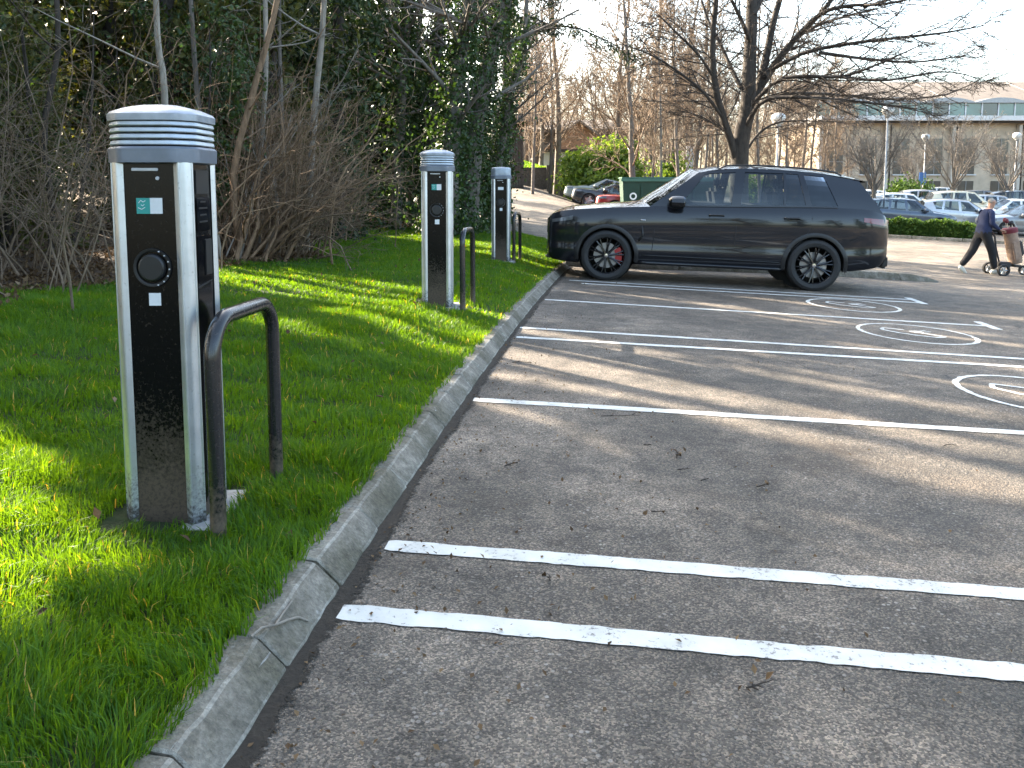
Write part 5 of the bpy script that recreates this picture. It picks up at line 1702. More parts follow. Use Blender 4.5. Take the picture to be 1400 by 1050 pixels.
def park(kind, paint, px, Y, ang, label, name='parked_car', rim='rim_silver', anchor='nose', group=None):
    o, F_ = make_car(small_spec(kind, paint, rim), name)
    X = at(px, 260, Y)[0]
    a = math.radians(ang)
    L = small_spec(kind, paint)['L']
    if anchor == 'nose': q = Vector((X, Y))
    else: q = Vector((X, Y)) - Vector((math.cos(a), math.sin(a))) * L / 2
    c = q + Vector((math.cos(a), math.sin(a))) * L / 2
    e = .5
    gx = (float(ground(c.x + e, c.y)) - float(ground(c.x - e, c.y))) / (2 * e); gy = (float(ground(c.x, c.y + e)) - float(ground(c.x, c.y - e))) / (2 * e)
    sl = gx * math.cos(a) + gy * math.sin(a); sx = -gx * math.sin(a) + gy * math.cos(a)
    o.rotation_euler = (math.atan(sx), -math.atan(sl), a)
    o.location = (q.x, q.y, float(ground(c.x, c.y)) - sl * L / 2 + .004)
    if group == 'cars parked beyond the lane': o.scale = (1.12, 1.12, 1.15)
    return tag(o, label, 'car', group)
G1, G2 = 'cars parked beyond the lane', 'cars parked behind the clipped hedge'
park('suv', 'paint_sage', 768, 48.2, -4, 'pale grey green estate car parked behind the black hatchback by the wall', group=G1)
park('hatch', 'paint_dark', 779, 45.0, -4, 'black hatchback parked between the grey green estate and the red car', group=G1)
park('sport', 'paint_red', 812, 41.2, -4, 'low red car half hidden behind the green container', group=G1)
park('hatch', 'paint_silver', 1312, 41.0, 168, 'silver hatchback parked just behind the clipped hedge', anchor='mid', group=G2)
park('estate', 'paint_blue', 1232, 39.5, 172, 'dark blue car with glinting windscreen behind the hedge end by the SUV', anchor='mid', group=G2)
park('suv', 'paint_cream', 1318, 48.0, 170, 'cream coloured tall car with a pale roof standing behind the silver hatchback', anchor='mid', group=G2)
park('hatch', 'paint_white', 1238, 46.5, 172, 'white hatchback behind the dark blue car', anchor='mid', group=G2)
park('hatch', 'paint_grey', 1408, 38.5, -10, 'mid grey hatchback parked beside the man with the golf trolley', anchor='mid', group=G2)
park('estate', 'paint_white', 1385, 44.0, -8, 'white estate car behind the mid grey hatchback', anchor='mid', group=G2)
park('hatch', 'paint_silver', 1270, 54.0, 172, 'silver hatchback farthest back below the fan shaped trees', anchor='mid', group=G2)
park('suv', 'paint_dark', 1395, 53.0, 172, 'dark tall car farthest back near the building columns', anchor='mid', group=G2)
park('hatch', 'paint_white', 1200, 50.0, 172, 'white car seen through the gap behind the SUV tailgate', anchor='mid', group=G2)
park('hatch', 'paint_silver', 1362, 49.5, 172, 'silver hatchback between the cream tall car and the white estate', anchor='mid', group=G2)
park('suv', 'paint_white', 1292, 60.0, 172, 'tall white car in the last row beside the grey hatchback', anchor='mid', group=G2)
park('hatch', 'paint_grey', 1345, 58.0, 172, 'grey hatchback in the last row before the building', anchor='mid', group=G2)

# ================================================================ BUILDINGS AND STREET FURNITURE
plain('render_tan', (.50, .41, .31), .9, 0, .18, 1.2, bumpy=.2)
plain('render_pale', (.55, .50, .43), .9, 0, .12, 1.5)
plain('roof_brown', (.155, .13, .11), .9, 0, .22, 2.0)
plain('ledge_white', (.62, .61, .60), .7, 0, .1, 2)
plain('glass_teal', (.05, .12, .12), .06, 0, .3, .8, coat=1)
plain('glass_navy', (.012, .02, .035), .05, 0, .3, .8, coat=1)
plain('window_dark', (.06, .055, .052), .12, 0, .35, .7, coat=.6)
plain('mullion', (.22, .21, .20), .6)
plain('brick_orange', (.34, .20, .12), .9, 0, .25, 6)
plain('timber_dark', (.05, .038, .030), .8, 0, .3, 4)
plain('stone_dark', (.085, .078, .068), .95, 0, .35, 9, bumpy=.5)
plain('lamp_white', (.55, .55, .53), .35)
plain('pole_grey', (.30, .305, .31), .45, .3)
plain('container_green', (.006, .042, .027), .5, 0, .2, 3)
plain('container_rim', (.06, .15, .11), .5)
plain('sign_orange', (.46, .30, .16), .6, 0, .2, 20)
plain('sign_white', (.8, .8, .78), .5)
plain('sign_blue', (.05, .14, .35), .5)

def office():
    root = empty('office_building')
    Y0 = 72.0; X0, X1 = 27.0, 84.0; zg = -2.2
    root.location = (X0, Y0, zg)
    W = X1 - X0
    zs = 7.2 - zg       # ledge height above the base
    MB().box((W / 2, 6, zs / 2 - .2), (W, 12, zs - .4)).build('wall', MAT['render_tan'], root)
    bayw = 2.9; nb = int(W / bayw)
    for i in range(nb):
        x = bayw * (i + .5)
        for z0, z1 in ((.9, 3.9), (4.5, 7.6)):
            w = MB().box((x, -.02, (z0 + z1) / 2), (1.35, .10, z1 - z0)).build('window', MAT['window_dark'], root)
            MB().box((x, -.08, (z0 + z1) / 2), (.07, .06, z1 - z0)).build('mullion', MAT['mullion'], w)
            MB().box((x, -.09, z0 + (z1 - z0) * .35), (1.35, .05, .07)).build('transom', MAT['mullion'], w)
            MB().box((x, -.12, z0 - .06), (1.55, .28, .10)).build('sill', MAT['ledge_white'], w)
        if i % 2 == 0:
            MB().box((x - bayw / 2, -.28, zs / 2 - .3), (.30, .44, zs - .6)).build('column', MAT['render_pale'], root, bevel=.03)
            MB().tube([(x - bayw / 2 + .45, -.12, 0), (x - bayw / 2 + .45, -.12, zs - .6)], .06, 6).build('drainpipe', MAT['timber_dark'], root)
    MB().box((W / 2, 4.4, zs - .12), (W + .8, 11.6, .42)).build('ledge', MAT['ledge_white'], root, bevel=.03)
    MB().box((W / 2, -.75, zs - .42), (W, .5, .16)).build('ledge_shade_strip', MAT['timber_dark'], root)  # solid dark strip stands in for the shade under the ledge
    # glazed top storey
    zt = zs + .09; hg = 1.28
    MB().box((W / 2, 6, zt + hg / 2), (W, 10.6, hg)).build('top_storey', MAT['mullion'], root)
    np_ = int(W / 1.45)
    for i in range(np_):
        x = 1.45 * (i + .5)
        MB().box((x, .67, zt + hg / 2), (1.33, .08, hg - .10)).build('top_pane', MAT[('glass_teal', 'glass_navy', 'glass_teal')[(i * 7) % 3]], root)
        MB().box((x + .725, .62, zt + hg / 2), (.10, .14, hg)).build('top_post', MAT['ledge_white'], root)
    # wavy eaves
    e = MB(); n = int(W / .25)
    lo, hi = [], []
    for i in range(n + 1):
        x = W * i / n
        zz = zt + hg + .02 + .42 * abs(math.sin(PI * x / 4.6)) ** .8
        lo.append((x, .30, zt + hg - .02)); hi.append((x, .30, zz))
    e.rings([lo, hi, [(p[0], 1.6, p[2] + .05) for p in hi]], False, False).build('eaves', MAT['pole_grey'], root)
    # roof slope
    r_ = MB()
    zr = zt + hg + .1
    r_.add([(-.4, .9, zr), (W + .4, .9, zr), (W + .4, 8.5, zr + 2.7), (-.4, 8.5, zr + 2.7), (W + .4, 13, zr), (-.4, 13, zr)], [(0, 1, 2, 3), (3, 2, 4, 5), (0, 3, 5), (1, 4, 2)])
    r_.build('roof', MAT['roof_brown'], root)
    for x in np.arange(3, W, 9.0):
        MB().box((x, 4.7, zr + 1.37), (.05, 8.05, .05), rx=math.atan2(2.7, 7.6)).build('roof_seam', MAT['mullion'], root)
    return tag(root, 'long tan office building with a glazed top storey and wavy eaves', 'building')
office()

def gable_house():
    Y0 = 64.0
    x0, x1, xa = at(742, 230, Y0)[0], at(842, 230, Y0)[0], at(791, 230, Y0)[0]
    zg = float(ground((x0 + x1) / 2, Y0)); ze = at(745, 205, Y0)[2]; zp = at(790, 166, Y0)[2]
    root = empty('gabled_house', (x0, Y0, zg))
    W = x1 - x0; h = ze - zg; a = xa - x0; p = zp - zg
    MB().box((W / 2, 5, h / 2 - .3), (W, 10, h + .6)).build('wall', MAT['render_pale'], root)
    g_ = MB(); pts = [(0, h), (W, h), (a, p)]
    g_.add([(x, -.03, z) for x, z in pts] + [(x, 9.9, z) for x, z in pts], [(0, 1, 2), (5, 4, 3), (0, 3, 4, 1), (1, 4, 5, 2), (2, 5, 3, 0)])
    g_.build('gable', MAT['brick_orange'], root)
    for s, (xe) in ((-1, -.7), (1, W + .7)):
        r_ = MB(); ez = h - .35
        v = [(a, -.5, p + .12), (a, 10.4, p + .12), (xe, 10.4, ez), (xe, -.5, ez)]
        r_.add(v + [(x, y, z - .16) for x, y, z in v], [(0, 1, 2, 3), (7, 6, 5, 4), (0, 3, 7, 4), (1, 0, 4, 5), (2, 1, 5, 6), (3, 2, 6, 7)])
        r_.build('roof', MAT['roof_brown'], root)
    for x in (1.35, 2.6, 3.9):
        w = MB().box((x, -.06, h * .48), (.95, .10, h * .72)).build('window', MAT['ledge_white'], root)
        MB().box((x + .02, -.12, h * .48), (.62, .06, h * .6)).build('pane', MAT['window_dark'], w)
        MB().box((x - .58, -.10, h * .48), (.16, .2, h * .95)).build('timber_post', MAT['timber_dark'], root)
    MB().box((W / 2, -.14, h - .05), (W + .2, .2, .22)).build('timber_beam', MAT['timber_dark'], root)
    return tag(root, 'gabled house with orange gable and dark timber posts beyond the wall', 'house')
gable_house()

def hall():
    """broad low brown roof behind the gabled house"""
    Y0 = 80.0
    x0, x1 = at(712, 230, Y0)[0], at(880, 230, Y0)[0]
    zg = float(ground(x0, Y0)); z1 = at(800, 178, Y0)[2] - zg; z2 = at(800, 158, Y0)[2] - zg
    root = empty('roofed_hall', (x0, Y0, zg)); W = x1 - x0
    MB().box((W / 2, 5, z1 / 2 - .5), (W - 1, 10, z1 + .9)).build('wall', MAT['timber_dark'], root)
    r_ = MB(); r_.add([(-.5, -1, z1), (W + .5, -1, z1), (W - 2, 5, z2), (2, 5, z2), (W + .5, 11, z1), (-.5, 11, z1)], [(0, 1, 2, 3), (3, 2, 4, 5), (0, 3, 5), (1, 4, 2)])
    r_.build('roof', MAT['roof_brown'], root)
    MB().box((W / 2, -1.05, z1 - .12), (W + 1, .12, .3)).build('fascia', MAT['timber_dark'], root)
    return tag(root, 'long low hall with a broad brown hipped roof behind the gabled house', 'building')
hall()

def shed():
    Y0 = 50.0
    x0, x1 = at(684, 230, Y0)[0], at(716, 230, Y0)[0]
    zg = float(ground(x0, Y0)); h = at(690, 166, Y0)[2] - zg
    root = empty('timber_shed', (x0, Y0, zg)); W = x1 - x0
    MB().box((W / 2, 2, h / 2 - .2), (W, 4, h + .4)).build('wall', MAT['timber_dark'], root)
    for k in range(9): MB().box((W * (k + .5) / 9, -.02, h / 2), (W / 9 - .03, .05, h)).build('board', MAT['timber_dark'], root)
    MB().box((W / 2 + .3, 1.8, h + .22), (W + 1.6, 5, .36)).build('roof', MAT['roof_brown'], root, bevel=.03)
    MB().box((W / 2 + .3, -.75, h + .06), (W + 1.6, .10, .25)).build('fascia', MAT['stone_dark'], root)
    return tag(root, 'dark timber building with a flat overhanging roof beside the lane', 'building')
shed()

# low stone wall with a sign, grass bank behind
def low_wall():
    Y0 = 57.0
    root = empty('stone_wall')
    x0, xm, x1 = at(690, 240, Y0)[0], at(747, 240, Y0)[0], at(781, 240, Y0)[0]
    for a, b, zt in ((x0, xm, 231), (xm, x1, 228)):
        z1 = at(a, zt, Y0)[2]; zt_ = at(700, zt, Y0)[2]; zb = float(ground((a + b) / 2, Y0)) - .3
        yy = Y0 + (0 if a == x0 else -.35)
        MB().box(((a + b) / 2, yy, (zt_ + zb) / 2), (b - a, .5, zt_ - zb)).build('wall_section', MAT['stone_dark'], root, bevel=.02)
        MB().box(((a + b) / 2, yy, zt_ + .05), (b - a + .06, .62, .10)).build('coping', MAT['stone_dark'], root, bevel=.02)
        if a == x0:
            r = random.Random(3); nx = 14; nz = 4
            for i in range(nx):
                for j in range(nz):
                    sx, sz = (b - a) / nx, (zt_ - zb - .3) / nz
                    MB().box((a + sx * (i + .5 + .25 * (j % 2) * (1 if i < nx - 1 else 0)), yy - .26, zb + .3 + sz * (j + .5)), (sx * .9, .05 + r.uniform(0, .03), sz * .86)).build('stone', MAT['stone_dark'], root)
    s = empty('wall_sign', ((at(763, 240, Y0)[0], Y0 - .66, at(763, 239.5, Y0)[2])))
    MB().box((0, 0, 0), (.72, .05, .60)).build('board', MAT['sign_orange'], s, bevel=.01)
    for k in range(4): MB().box((0, -.03, .18 - .12 * k), (.5 - .1 * (k % 2), .012, .035)).build('text_line', MAT['render_pale'], s)
    tag(s, 'small orange brown notice board fixed on the stone wall', 'sign')
    return tag(root, 'low dark stone wall in two steps beside the lane', 'wall')
low_wall()
def bank():
    Y0 = 58.5
    xs_ = np.linspace(at(676, 230, Y0)[0], at(756, 230, Y0)[0], 26); ys_ = np.linspace(Y0 - .9, Y0 + 9, 14)
    def zf(X, Y):
        t = (X - xs_[0]) / (xs_[-1] - xs_[0]); zt = at(700, 231, Y0)[2]
        return zt + .05 + (1.3 * (1 - t) ** 1.2) * sstep(Y0 - .9, Y0 + 3.5, Y) + .03 * np.sin(X * 5) * np.sin(Y * 4)
    me = grid_mesh('grass_bank', xs_, ys_, zf, MAT['lawn_soil'])
    b_ = tag(link('grass_bank', me), 'sunlit grass bank above the low stone wall', kind='structure')
    n = 9000; X = rng.uniform(xs_[0], xs_[-1], n); Y = rng.uniform(ys_[0], ys_[-1], n); Z = zf(X, Y)
    o = leaves('bank_grass', np.stack([X, Y, Z], -1), .16, MAT['grass'], None, .18, -1.6, rng, False)
    tag(o, 'grass blades on the bank above the stone wall', 'grass', kind='stuff')
bank()

# clipped hedge in front of the right-hand cars
def hedge():
    YH = 34.0
    xa, xb = at(1120, 320, YH + 2)[0], at(1330, 320, YH - 1)[0]
    A, B = np.array((xa, YH + 2.0)), np.array((xb, YH - 1.0))
    n = 40000
    r = np.random.default_rng(44)
    t = r.uniform(0, 1, n); u = r.uniform(-1, 1, n); v = r.uniform(0, 1, n)
    face = r.integers(0, 4, n)
    u = np.where(face == 0, -1, np.where(face == 1, 1, u)); v = np.where((face == 2) | (face == 3), 1, v)
    d = (B - A) / np.linalg.norm(B - A); nn = np.array((-d[1], d[0]))
    bulge = 1 + .06 * np.sin(t * 31) + .05 * np.sin(t * 67 + u * 3)
    XY = A + (B - A) * t[:, None] + nn * (u * .55 * bulge)[:, None]
    Z = ground(XY[:, 0], XY[:, 1]) + .08 + v * (.60 + .05 * np.sin(t * 25) + .04 * np.sin(t * 61))
    P = np.column_stack([XY, Z]) + r.normal(0, .035, (n, 3))
    root = empty('clipped_hedge', (float(A[0]), float(A[1]), float(ground(*A))))
    P -= np.array(root.location)
    core = MB(); rg = []
    for k in range(20):
        c = A + (B - A) * k / 19; z = float(ground(*c))
        rg.append([(*(c + nn * q - A), z + h - root.location[2]) for q, h in ((-.48, .0), (-.48, .58), (.48, .58), (.48, .0))])
    core.rings(rg).build('branches', MAT['timber_dark'], root)
    leaves('foliage', P, .11, MAT['hedge_leaf'], root, .6, 0, r, False)
    # kerb in front of the hedge
    kb = tag(empty('hedge_kerb'), 'kerb stones along the foot of the clipped hedge', kind='structure')
    L_ = np.linalg.norm(B - A); k = 0
    while k * .915 < L_ + 1.5:
        a = A + d * (.915 * k - .8) - nn * .95; b = a + d * .9
        path_stone(km2, (a[0], a[1], float(ground(*a))), (b[0], b[1], float(ground(*b))), k, kb); k += 1
    return tag(root, 'long clipped green hedge with a sunlit top in front of the cars', 'hedge')
hedge()

def lamp_post(px, py_top, Y, label):
    X = at(px, 260, Y)[0]; zg = float(ground(X, Y)); zt = at(px, py_top, Y)[2] - zg
    root = empty('lamp_post', (X, Y, zg))
    MB().tube([(0, 0, -.1), (0, 0, .9), (0, 0, .95), (0, 0, zt - .5)], [.08, .075, .045, .036], 10).build('pole', MAT['pole_grey'], root, smooth=True)
    MB().lathe([(.05, zt - .55), (.12, zt - .5), (.13, zt - .46), (.06, zt - .44)], n=14).build('collar', MAT['pole_grey'], root)
    MB().lathe([(.06, zt - .46), (.22, zt - .36), (.30, zt - .18), (.27, zt - .04), (.14, zt + .04), (.0, zt + .06)], n=18).build('globe', MAT['lamp_white'], root, smooth=True)
    return tag(root, label, 'lamp post', 'white globe lamp posts')
lamp_post(1209, 146, 40, 'tall lamp post with white globe head behind the SUV tailgate')
lamp_post(1061, 156, 34, 'lamp post with white globe head beside the wide bare tree')
lamp_post(1386, 182, 58, 'far lamp post with white globe head before the building columns')
lamp_post(1262, 184, 60, 'slender lamp post with white globe head between the fan shaped trees')
# pale notice panels between the trunks
def panel(px, py, Y, w, h, label, mat='ledge_white'):
    X = at(px, py, Y)[0]; zg = float(ground(X, Y)); zc = at(px, py, Y)[2] - zg
    root = empty('notice_board', (X, Y, zg))
    for s in (-1, 1): MB().tube([(s * w * .35, .06, -.1), (s * w * .35, .06, zc + h / 2)], .04, 6).build('post', MAT['pole_grey'], root)
    MB().box((0, 0, zc), (w, .06, h)).build('board', MAT[mat], root, bevel=.01)
    return tag(root, label, 'sign')
panel(946, 220, 55, .8, 2.0, 'tall pale notice board among the bare trunks beyond the green container')
panel(1261, 244, 60, .5, .9, 'small blue and white sign near the rounded shrub', 'sign_blue')

# green waste container beyond the SUV bonnet
def container():
    Y0 = 38.0
    X0 = at(851, 260, Y0)[0]; zg = float(ground(X0 + 2, Y0)); h = at(851, 244.5, Y0)[2] - zg
    root = empty('waste_container', (X0, Y0, zg + .004), -.04)
    L = 4.2; D = 1.8
    m = MB(); m.rings([[(.12, 0.1, .15), (L - .12, 0.1, .15), (L - .12, D - .1, .15), (.12, D - .1, .15)], [(0, 0, h), (L, 0, h), (L, D, h), (0, D, h)]])
    m.build('body', MAT['container_green'], root, bevel=.02)
    MB().box((L / 2, -.04, h - .06), (L + .14, .10, .14)).build('rim', MAT['container_rim'], root, bevel=.02)
    MB().box((L / 2, D / 2, h + .04), (L + .1, D + .06, .07)).build('lid', MAT['container_rim'], root, bevel=.02)
    for x in (.9, 1.7, 2.5, 3.3): MB().box((x, -.0, h * .5), (.08, .12, h * .72)).build('rib', MAT['container_green'], root, bevel=.01)
    for x in (.5, L - .5): MB().box((x, D / 2, .07), (.3, D - .3, .16)).build('skid', MAT['trim_black'], root)
    e = MB(); e.lathe([(.10, 0), (.17, 0), (.17, .012), (.10, .012)], (.50, -.035, h * .62), 'Y', 20)
    e.box((.50, -.03, h * .62 - .26), (.34, .012, .05)); em = e.build('emblem', MAT['sign_white'], root)
    return tag(root, 'dark green waste container with a round white emblem beside the red car', 'container')
container()

# ================================================================ MAN WITH A GOLF TROLLEY
plain('skin', (.42, .24, .17), .55, 0, .1, 6)
plain('navy_knit', (.018, .028, .075), .9, 0, .2, 30)
plain('black_cloth', (.012, .012, .014), .9, 0, .25, 25)
plain('shoe_white', (.62, .60, .52), .6)
plain('hair_grey', (.30, .27, .24), .8)
plain('bag_tan', (.30, .205, .15), .8, 0, .2, 12)
plain('bag_red', (.15, .018, .028), .7)
plain('bag_dark', (.03, .028, .03), .7)

def skin_mesh(name, joints, edges, root_i, mats, pick, parent, sub=2):
    me = bpy.data.meshes.new(name)
    me.from_pydata([j[:3] for j in joints], edges, [])
    o = bpy.data.objects.new(name, me); COL.objects.link(o)
    md = o.modifiers.new('skin', 'SKIN'); md.use_smooth_shade = True
    for i, j in enumerate(joints):
        sv = me.skin_vertices[0].data[i]
        sv.radius = (j[3], j[4] if len(j) > 4 else j[3]); sv.use_root = (i == root_i)
    s2 = o.modifiers.new('sub', 'SUBSURF'); s2.levels = sub; s2.render_levels = sub
    dg = bpy.context.evaluated_depsgraph_get(); dg.update()
    me2 = bpy.data.meshes.new_from_object(o.evaluated_get(dg))
    o.modifiers.clear(); o.data = me2; o.parent = parent
    me2.materials.clear()
    for mm in mats: me2.materials.append(mm)
    for p in me2.polygons:
        p.use_smooth = True
        p.material_index = pick(p.center)
    return o

def man():
    Y = 18.0; X = at(1341, 370, Y)[0]; zg = float(ground(X, Y))
    root = empty('person', (X, Y, zg), 0)
    # faces +X; x forward, y left, z up; mid-stride with the left leg back
    J = [(0, 0, .93, .165, .14),        # 0 pelvis
         (.03, 0, 1.10, .170, .145),     # 1 waist
         (.07, 0, 1.28, .185, .150),     # 2 chest
         (.09, 0, 1.38, .12, .10),       # 3 upper chest
         (.12, 0, 1.45, .052, .052),     # 4 neck
         (.15, 0, 1.53, .078, .072),     # 5 head low
         (.165, 0, 1.61, .088, .080),    # 6 head
         (.165, 0, 1.67, .055, .055),    # 7 crown
         (.02, -.09, .86, .115, .11),    # 8 right hip
         (.17, -.095, .50, .092, .090),  # 9 right knee
         (.24, -.095, .11, .072, .066),  # 10 right ankle
         (-.02, .09, .86, .115, .11),    # 11 left hip
         (-.16, .095, .51, .092, .090),  # 12 left knee
         (-.40, .095, .17, .072, .066),  # 13 left ankle
         (.07, -.175, 1.37, .062, .058), # 14 right shoulder
         (.06, -.225, 1.12, .064, .060), # 15 right elbow
         (.27, -.16, .99, .036, .034),   # 16 right wrist
         (.07, .175, 1.37, .062, .058),  # 17 left shoulder
         (.02, .23, 1.12, .064, .060),   # 18 left elbow
         (.20, .17, .95, .036, .034),    # 19 left wrist
         (.09, -.095, .70, .104, .10), (-.09, .095, .70, .104, .10)]   # 20,21 mid thighs
    Ed = [(0, 1), (1, 2), (2, 3), (3, 4), (4, 5), (5, 6), (6, 7), (0, 8), (8, 20), (20, 9), (9, 10), (0, 11), (11, 21), (21, 12), (12, 13), (3, 14), (14, 15), (15, 16), (3, 17), (17, 18), (18, 19)]
    def pick(c):
        if c.z > 1.445: return 0
        if c.z < .93 and abs(c.y) < .19 and c.x < .16 or c.z < .86: return 2
        return 1
    skin_mesh('body', J, Ed, 0, [MAT['skin'], MAT['navy_knit'], MAT['black_cloth']], pick, root)
    # hands with five fingers closing on the handle
    for wr, sgn in (((.27, -.16, .99), -1), ((.20, .17, .95), 1)):
        x, y, z = wr
        V = [(x, y, z, .026), (x + .05, y, z - .012, .030, .018), (x + .085, y, z - .018, .028, .016)]
        E_ = [(0, 1), (1, 2)]
        for k, (dy, l) in enumerate(((-.026, .9), (-.009, 1.0), (.009, .95), (.026, .78))):
            b = len(V)
            V += [(x + .105, y + dy, z - .020, .0095), (x + .105 + .030 * l, y + dy, z - .042, .009), (x + .100 + .012 * l, y + dy, z - .068, .008)]
            E_ += [(2, b), (b, b + 1), (b + 1, b + 2)]
        b = len(V)
        V += [(x + .055, y - sgn * .032, z - .022, .011), (x + .080, y - sgn * .040, z - .048, .010), (x + .095, y - sgn * .030, z - .066, .009)]
        E_ += [(1, b), (b, b + 1), (b + 1, b + 2)]
        skin_mesh('hand', V, E_, 0, [MAT['skin']], lambda c: 0, root, 1)
    # shoes
    for (ax, ay, az), pit in (((.24, -.095, .11), -.12), ((-.40, .095, .17), .75)):
        m = MB(); rg = []
        for dx, w, h, zo in ((-.075, .032, .035, .035), (-.04, .042, .055, .03), (.03, .045, .050, .03), (.11, .050, .036, .02), (.17, .044, .024, .012), (.195, .02, .012, .010)):
            rg.append([(dx, w * math.cos(t), zo + h * math.sin(t)) for t in np.linspace(0, 2 * PI, 11)[:-1]])
        o = m.rings(rg).build('shoe', MAT['shoe_white'], root, smooth=True)
        o.location = (ax - .0, ay, az - .085); o.rotation_euler = (0, pit, 0)
    # face and hair
    nose = MB(); nose.rings([[(.245 + .0, .012, 1.615), (.245, -.012, 1.615), (.246, 0, 1.64)], [(.268, .008, 1.592), (.268, -.008, 1.592), (.262, 0, 1.60)], [(.250, .012, 1.580), (.250, -.012, 1.580), (.256, 0, 1.588)]]).build('nose', MAT['skin'], root, smooth=True)
    for s in (-1, 1):
        MB().lathe([(0, -.012), (.026, -.010), (.030, 0), (.022, .010), (0, .012)], (.155, s * .080, 1.60), 'Y', 10).build('ear', MAT['skin'], root, smooth=True)
        MB().lathe([(0, -.006), (.011, -.004), (.012, .004), (0, .006)], (.238, s * .032, 1.622), 'X', 8).build('eye', MAT['bag_dark'], root)
    MB().box((.243, 0, 1.556), (.012, .045, .008)).build('mouth', MAT['bag_red'], root)
    h = MB(); rg = []
    for z, rx, ry in ((1.57, .060, .074), (1.61, .074, .080), (1.65, .070, .070), (1.672, .04, .05), (1.678, .02, .02)):
        rg.append([(.150 + rx * math.cos(t) * (.97 if math.cos(t) < .3 else .62 if z < 1.66 else .95), ry * math.sin(t), z) for t in np.linspace(0, 2 * PI, 17)[:-1]])
    h.rings(rg).build('hair', MAT['hair_grey'], root, smooth=True)
    # knitted hem and collar
    MB().lathe([(.058, 0), (.066, .008), (.062, .022), (.052, .024)], (.108, 0, 1.425), n=14).build('collar', MAT['navy_knit'], root, smooth=True)
    return tag(root, 'man in navy jumper and black trousers striding along pushing a golf trolley', 'person')
man()

def trolley():
    Y = 17.95; X = at(1378, 372, Y)[0]; zg = float(ground(X, Y))
    root = empty('golf_trolley', (X, Y, zg))
    def wheel(x, y, r, w):
        wh = MB().lathe([(r * .72, -w / 2), (r * .95, -w / 2), (r, -w / 4), (r, w / 4), (r * .95, w / 2), (r * .72, w / 2), (r * .72, -w / 2)], (0, 0, 0), 'Y', 22).build('wheel', MAT['tyre_rubber'], root, (x, y, r), auto=.6)
        rm = MB(); rm.lathe([(0, -w / 3), (r * .2, -w / 3), (r * .2, w / 3), (0, w / 3)], n=12, axis='Y')
        for k in range(6): rm.tube([(0, 0, 0), (math.cos(k * PI / 3) * r * .74, 0, math.sin(k * PI / 3) * r * .74)], .014, 5)
        rm.build('rim', MAT['rim_silver'], wh)
    wheel(-.27, -.28, .135, .07); wheel(-.27, .28, .135, .07); wheel(.34, 0, .11, .06)
    MB().tube([(-.27, -.26, .135), (-.27, .26, .135)], .016, 8).build('axle', MAT['bag_dark'], root)
    MB().tube([(.34, 0, .18), (.12, 0, .20), (-.20, 0, .26), (-.30, 0, .60), (-.34, 0, .86), (-.42, 0, .94)], .020, 8).build('frame', MAT['bag_dark'], root, smooth=True)
    MB().tube([(.34, -.05, .11), (.33, -.05, .19), (.33, .05, .19), (.34, .05, .11)], .010, 6).build('fork', MAT['bag_dark'], root)
    MB().tube([(-.42, -.20, .955), (-.44, -.08, .95), (-.43, 0, .945), (-.44, .08, .95), (-.42, .20, .955)], .018, 8).build('handle', MAT['bag_dark'], root, smooth=True)
    MB().box((-.12, 0, .24), (.26, .22, .12)).build('battery', MAT['bag_dark'], root, bevel=.02)
    MB().box((.14, 0, .215), (.16, .30, .04)).build('cradle', MAT['bag_dark'], root, bevel=.01)
    tag(root, 'three wheeled golf trolley with black frame pushed by the man', 'golf trolley')
    bag = empty('golf_bag', (X + .16, Y, zg + .235))
    m = MB(); rg = []
    ax = Vector((-.24, 0, 1)).normalized()
    for h, a, b in ((0, .12, .13), (.05, .135, .15), (.35, .14, .155), (.62, .135, .15), (.72, .14, .155)):
        c = ax * h
        rg.append([(c.x + a * math.cos(t), c.y + b * math.sin(t), c.z + .24 * a * math.cos(t) * .9 + .035) for t in np.linspace(0, 2 * PI, 17)[:-1]])
    m.rings(rg).build('body', MAT['bag_tan'], bag, auto=.7)
    c = ax * .36
    MB().box((c.x + .13, -.02, c.z + .02), (.10, .20, .34), ry=-.24).build('pocket', MAT['bag_dark'], bag, bevel=.03)
    MB().box((c.x, -.155, c.z - .02), (.17, .05, .42), ry=-.24).build('pocket', MAT['bag_tan'], bag, bevel=.02)
    c = ax * .74
    m = MB(); rg = []
    for h, a, b in ((.70, .15, .165), (.78, .152, .167), (.80, .13, .145)):
        q = ax * h; rg.append([(q.x + a * math.cos(t), q.y + b * math.sin(t), q.z + .24 * a * math.cos(t) * .9 + .035) for t in np.linspace(0, 2 * PI, 17)[:-1]])
    m.rings(rg).build('top_cuff', MAT['bag_red'], bag, auto=.7)
    for k, (dx, dy, l) in enumerate(((-.06, -.06, .26), (.03, -.08, .22), (-.03, .05, .28), (.05, .06, .2))):
        b_ = ax * .74 + Vector((dx, dy, 0)); e_ = b_ + ax * l
        cl = MB().tube([b_, e_], .007, 6).build('golf_club', MAT['chrome'], bag)
        MB().lathe([(0, -.05), (.035, -.04), (.042, 0), (.03, .04), (0, .05)], tuple(e_), 'Z', 10).build('head_cover', MAT[('bag_red', 'bag_dark')[k % 2]], cl, smooth=True)
    tag(bag, 'tan golf bag with a dark red cuff strapped upright on the trolley', 'golf bag')
trolley()

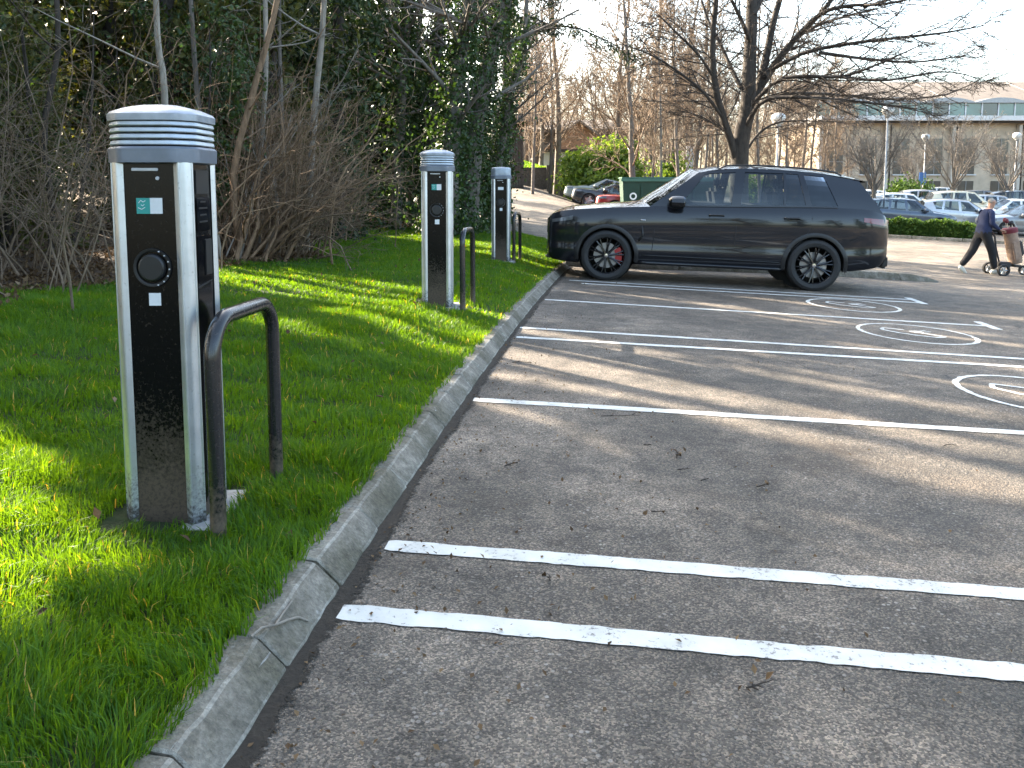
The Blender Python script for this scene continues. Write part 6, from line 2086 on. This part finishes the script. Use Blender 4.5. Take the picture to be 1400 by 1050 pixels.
# ================================================================ DEBRIS
n = 1500
Y = np.abs(rng.normal(0, 1, n)) ** 1.0 * 4.5 + 1.2; off = rng.exponential(.35, n)
X = kerb_x(Y) + .02 + off * np.where(rng.uniform(0, 1, n) < .3, 4, 1)
P = np.stack([X, Y, ground(X, Y) + .008], -1); P = P[(P[:, 1] < 13) & (P[:, 0] < 6)]
P = P[rng.uniform(0, 1, len(P)) < .55]
lo = leaves('gutter_litter', P, .018, MAT['dead_leaf'], None, .6, 0, rng, False, 6.0)
tag(lo, 'crumbs of dead leaf and bark scattered along the kerb gutter', 'leaf litter', kind='stuff')
Y = rng.uniform(1.6, 14, 150); X = kerb_x(Y) - .2 - rng.uniform(0, 3.2, 150)
P = np.stack([X, Y, lawn_z(X, Y) + .055], -1)
lo = leaves('lawn_litter', P, .042, MAT['dead_leaf'], None, .6, 0, rng, False, 4.0)
tag(lo, 'dead brown leaves caught in the lawn grass', 'leaf litter', kind='stuff')
plain('twig_dark', (.030, .022, .016), .85, 0, .3, 40)
def ground_at(px, py):
    """the car park point seen at a pixel"""
    d = at(px, py, 1.0) - np.array((0, 0, CAM_H)); s = 1.0
    for _ in range(30):
        q = np.array((0, 0, CAM_H)) + d * s
        s *= (CAM_H - float(ground(q[0], q[1]))) / max(1e-6, CAM_H - q[2])
    q = np.array((0, 0, CAM_H)) + d * s
    return q
def twig(px, py, L, az, label, seed, leaf=0):
    R = random.Random(seed); L *= .75
    q = ground_at(px, py)
    root = empty('fallen_twig', (q[0], q[1], float(ground(q[0], q[1])) + .004))
    pts = [np.array((0, 0, .006))]; a = az
    for k in range(5):
        a += R.uniform(-.35, .35); pts.append(pts[-1] + np.array((math.cos(a), math.sin(a), 0)) * L / 5 + np.array((0, 0, R.uniform(-.002, .004))))
    MB().tube(pts, [.0028, .003, .0026, .0022, .0018, .001], 5).build('stem', MAT['twig_dark'], root)
    for k in range(2 + leaf):
        b = pts[R.randint(1, 4)]; a2 = az + R.choice((-1, 1)) * R.uniform(.5, 1.1)
        MB().tube([b, b + np.array((math.cos(a2), math.sin(a2), .05)) * L * R.uniform(.15, .3)], [.003, .0015], 4).build('side_twig', MAT['twig_dark'], root)
    if leaf:
        Pl = np.array([pts[R.randint(0, 5)] + np.array((R.gauss(0, .02), R.gauss(0, .02), .008)) for _ in range(leaf * 3)])
        leaves('dead_leaf', Pl, .026, MAT['dead_leaf'], root, .6, 0, np.random.default_rng(seed), False, 4.0)
    return tag(root, label, 'twig', 'fallen twigs on the asphalt')
twig(822, 571, .30, .1, 'long fallen twig lying across the white bay line in the sun streak', 1, 1)
twig(925, 628, .10, 1.0, 'small clump of dark leaf and twig on the open asphalt', 2, 3)
twig(926, 645, .08, .4, 'short dark twig beside the leaf clump on the open asphalt', 3)
twig(752, 797, .05, 1.9, 'tiny forked twig lying between the two close bay lines', 4, 1)
twig(1034, 668, .08, -.3, 'short fallen twig beside the warm sun streak', 5, 1)
twig(958, 660, .05, .2, 'small curled twig left of the sun streak', 6)
twig(890, 702, .07, .2, 'twig crumb near the brown stain on the asphalt', 7, 1)
twig(1290, 612, .09, .5, 'thin dark twig beside the third bay line', 8)
twig(700, 497, .20, .2, 'dark twig on the asphalt near the paired far bay lines', 9, 1)
twig(880, 610, .06, -.6, 'small dark twig just below the third bay line', 10)
twig(1020, 945, .11, .15, 'brown curled leaf scrap on the asphalt below the widest bay line', 11, 2)
twig(690, 640, .12, .8, 'dark twig lying near the kerb foot', 12, 1)
# pale dry twig lying on the kerb face
q0 = (float(kerb_x(2.12)), 2.12)
zk = float(ground(*q0))
tw = empty('dry_stalk', (q0[0], q0[1], zk))
MB().tube([(-.105, -.10, .096), (-.09, -.06, .098), (-.065, -.02, .083), (-.05, .03, .068), (-.03, .08, .050), (-.008, .10, .028)], .0035, 6).build('stem', MAT['bark_pale'], tw)
MB().tube([(-.065, -.02, .083), (-.062, .05, .080), (-.058, .12, .076)], .003, 6).build('side_stem', MAT['bark_pale'], tw)
tag(tw, 'pale forked dry stalk lying on the sloping kerb face', 'twig')
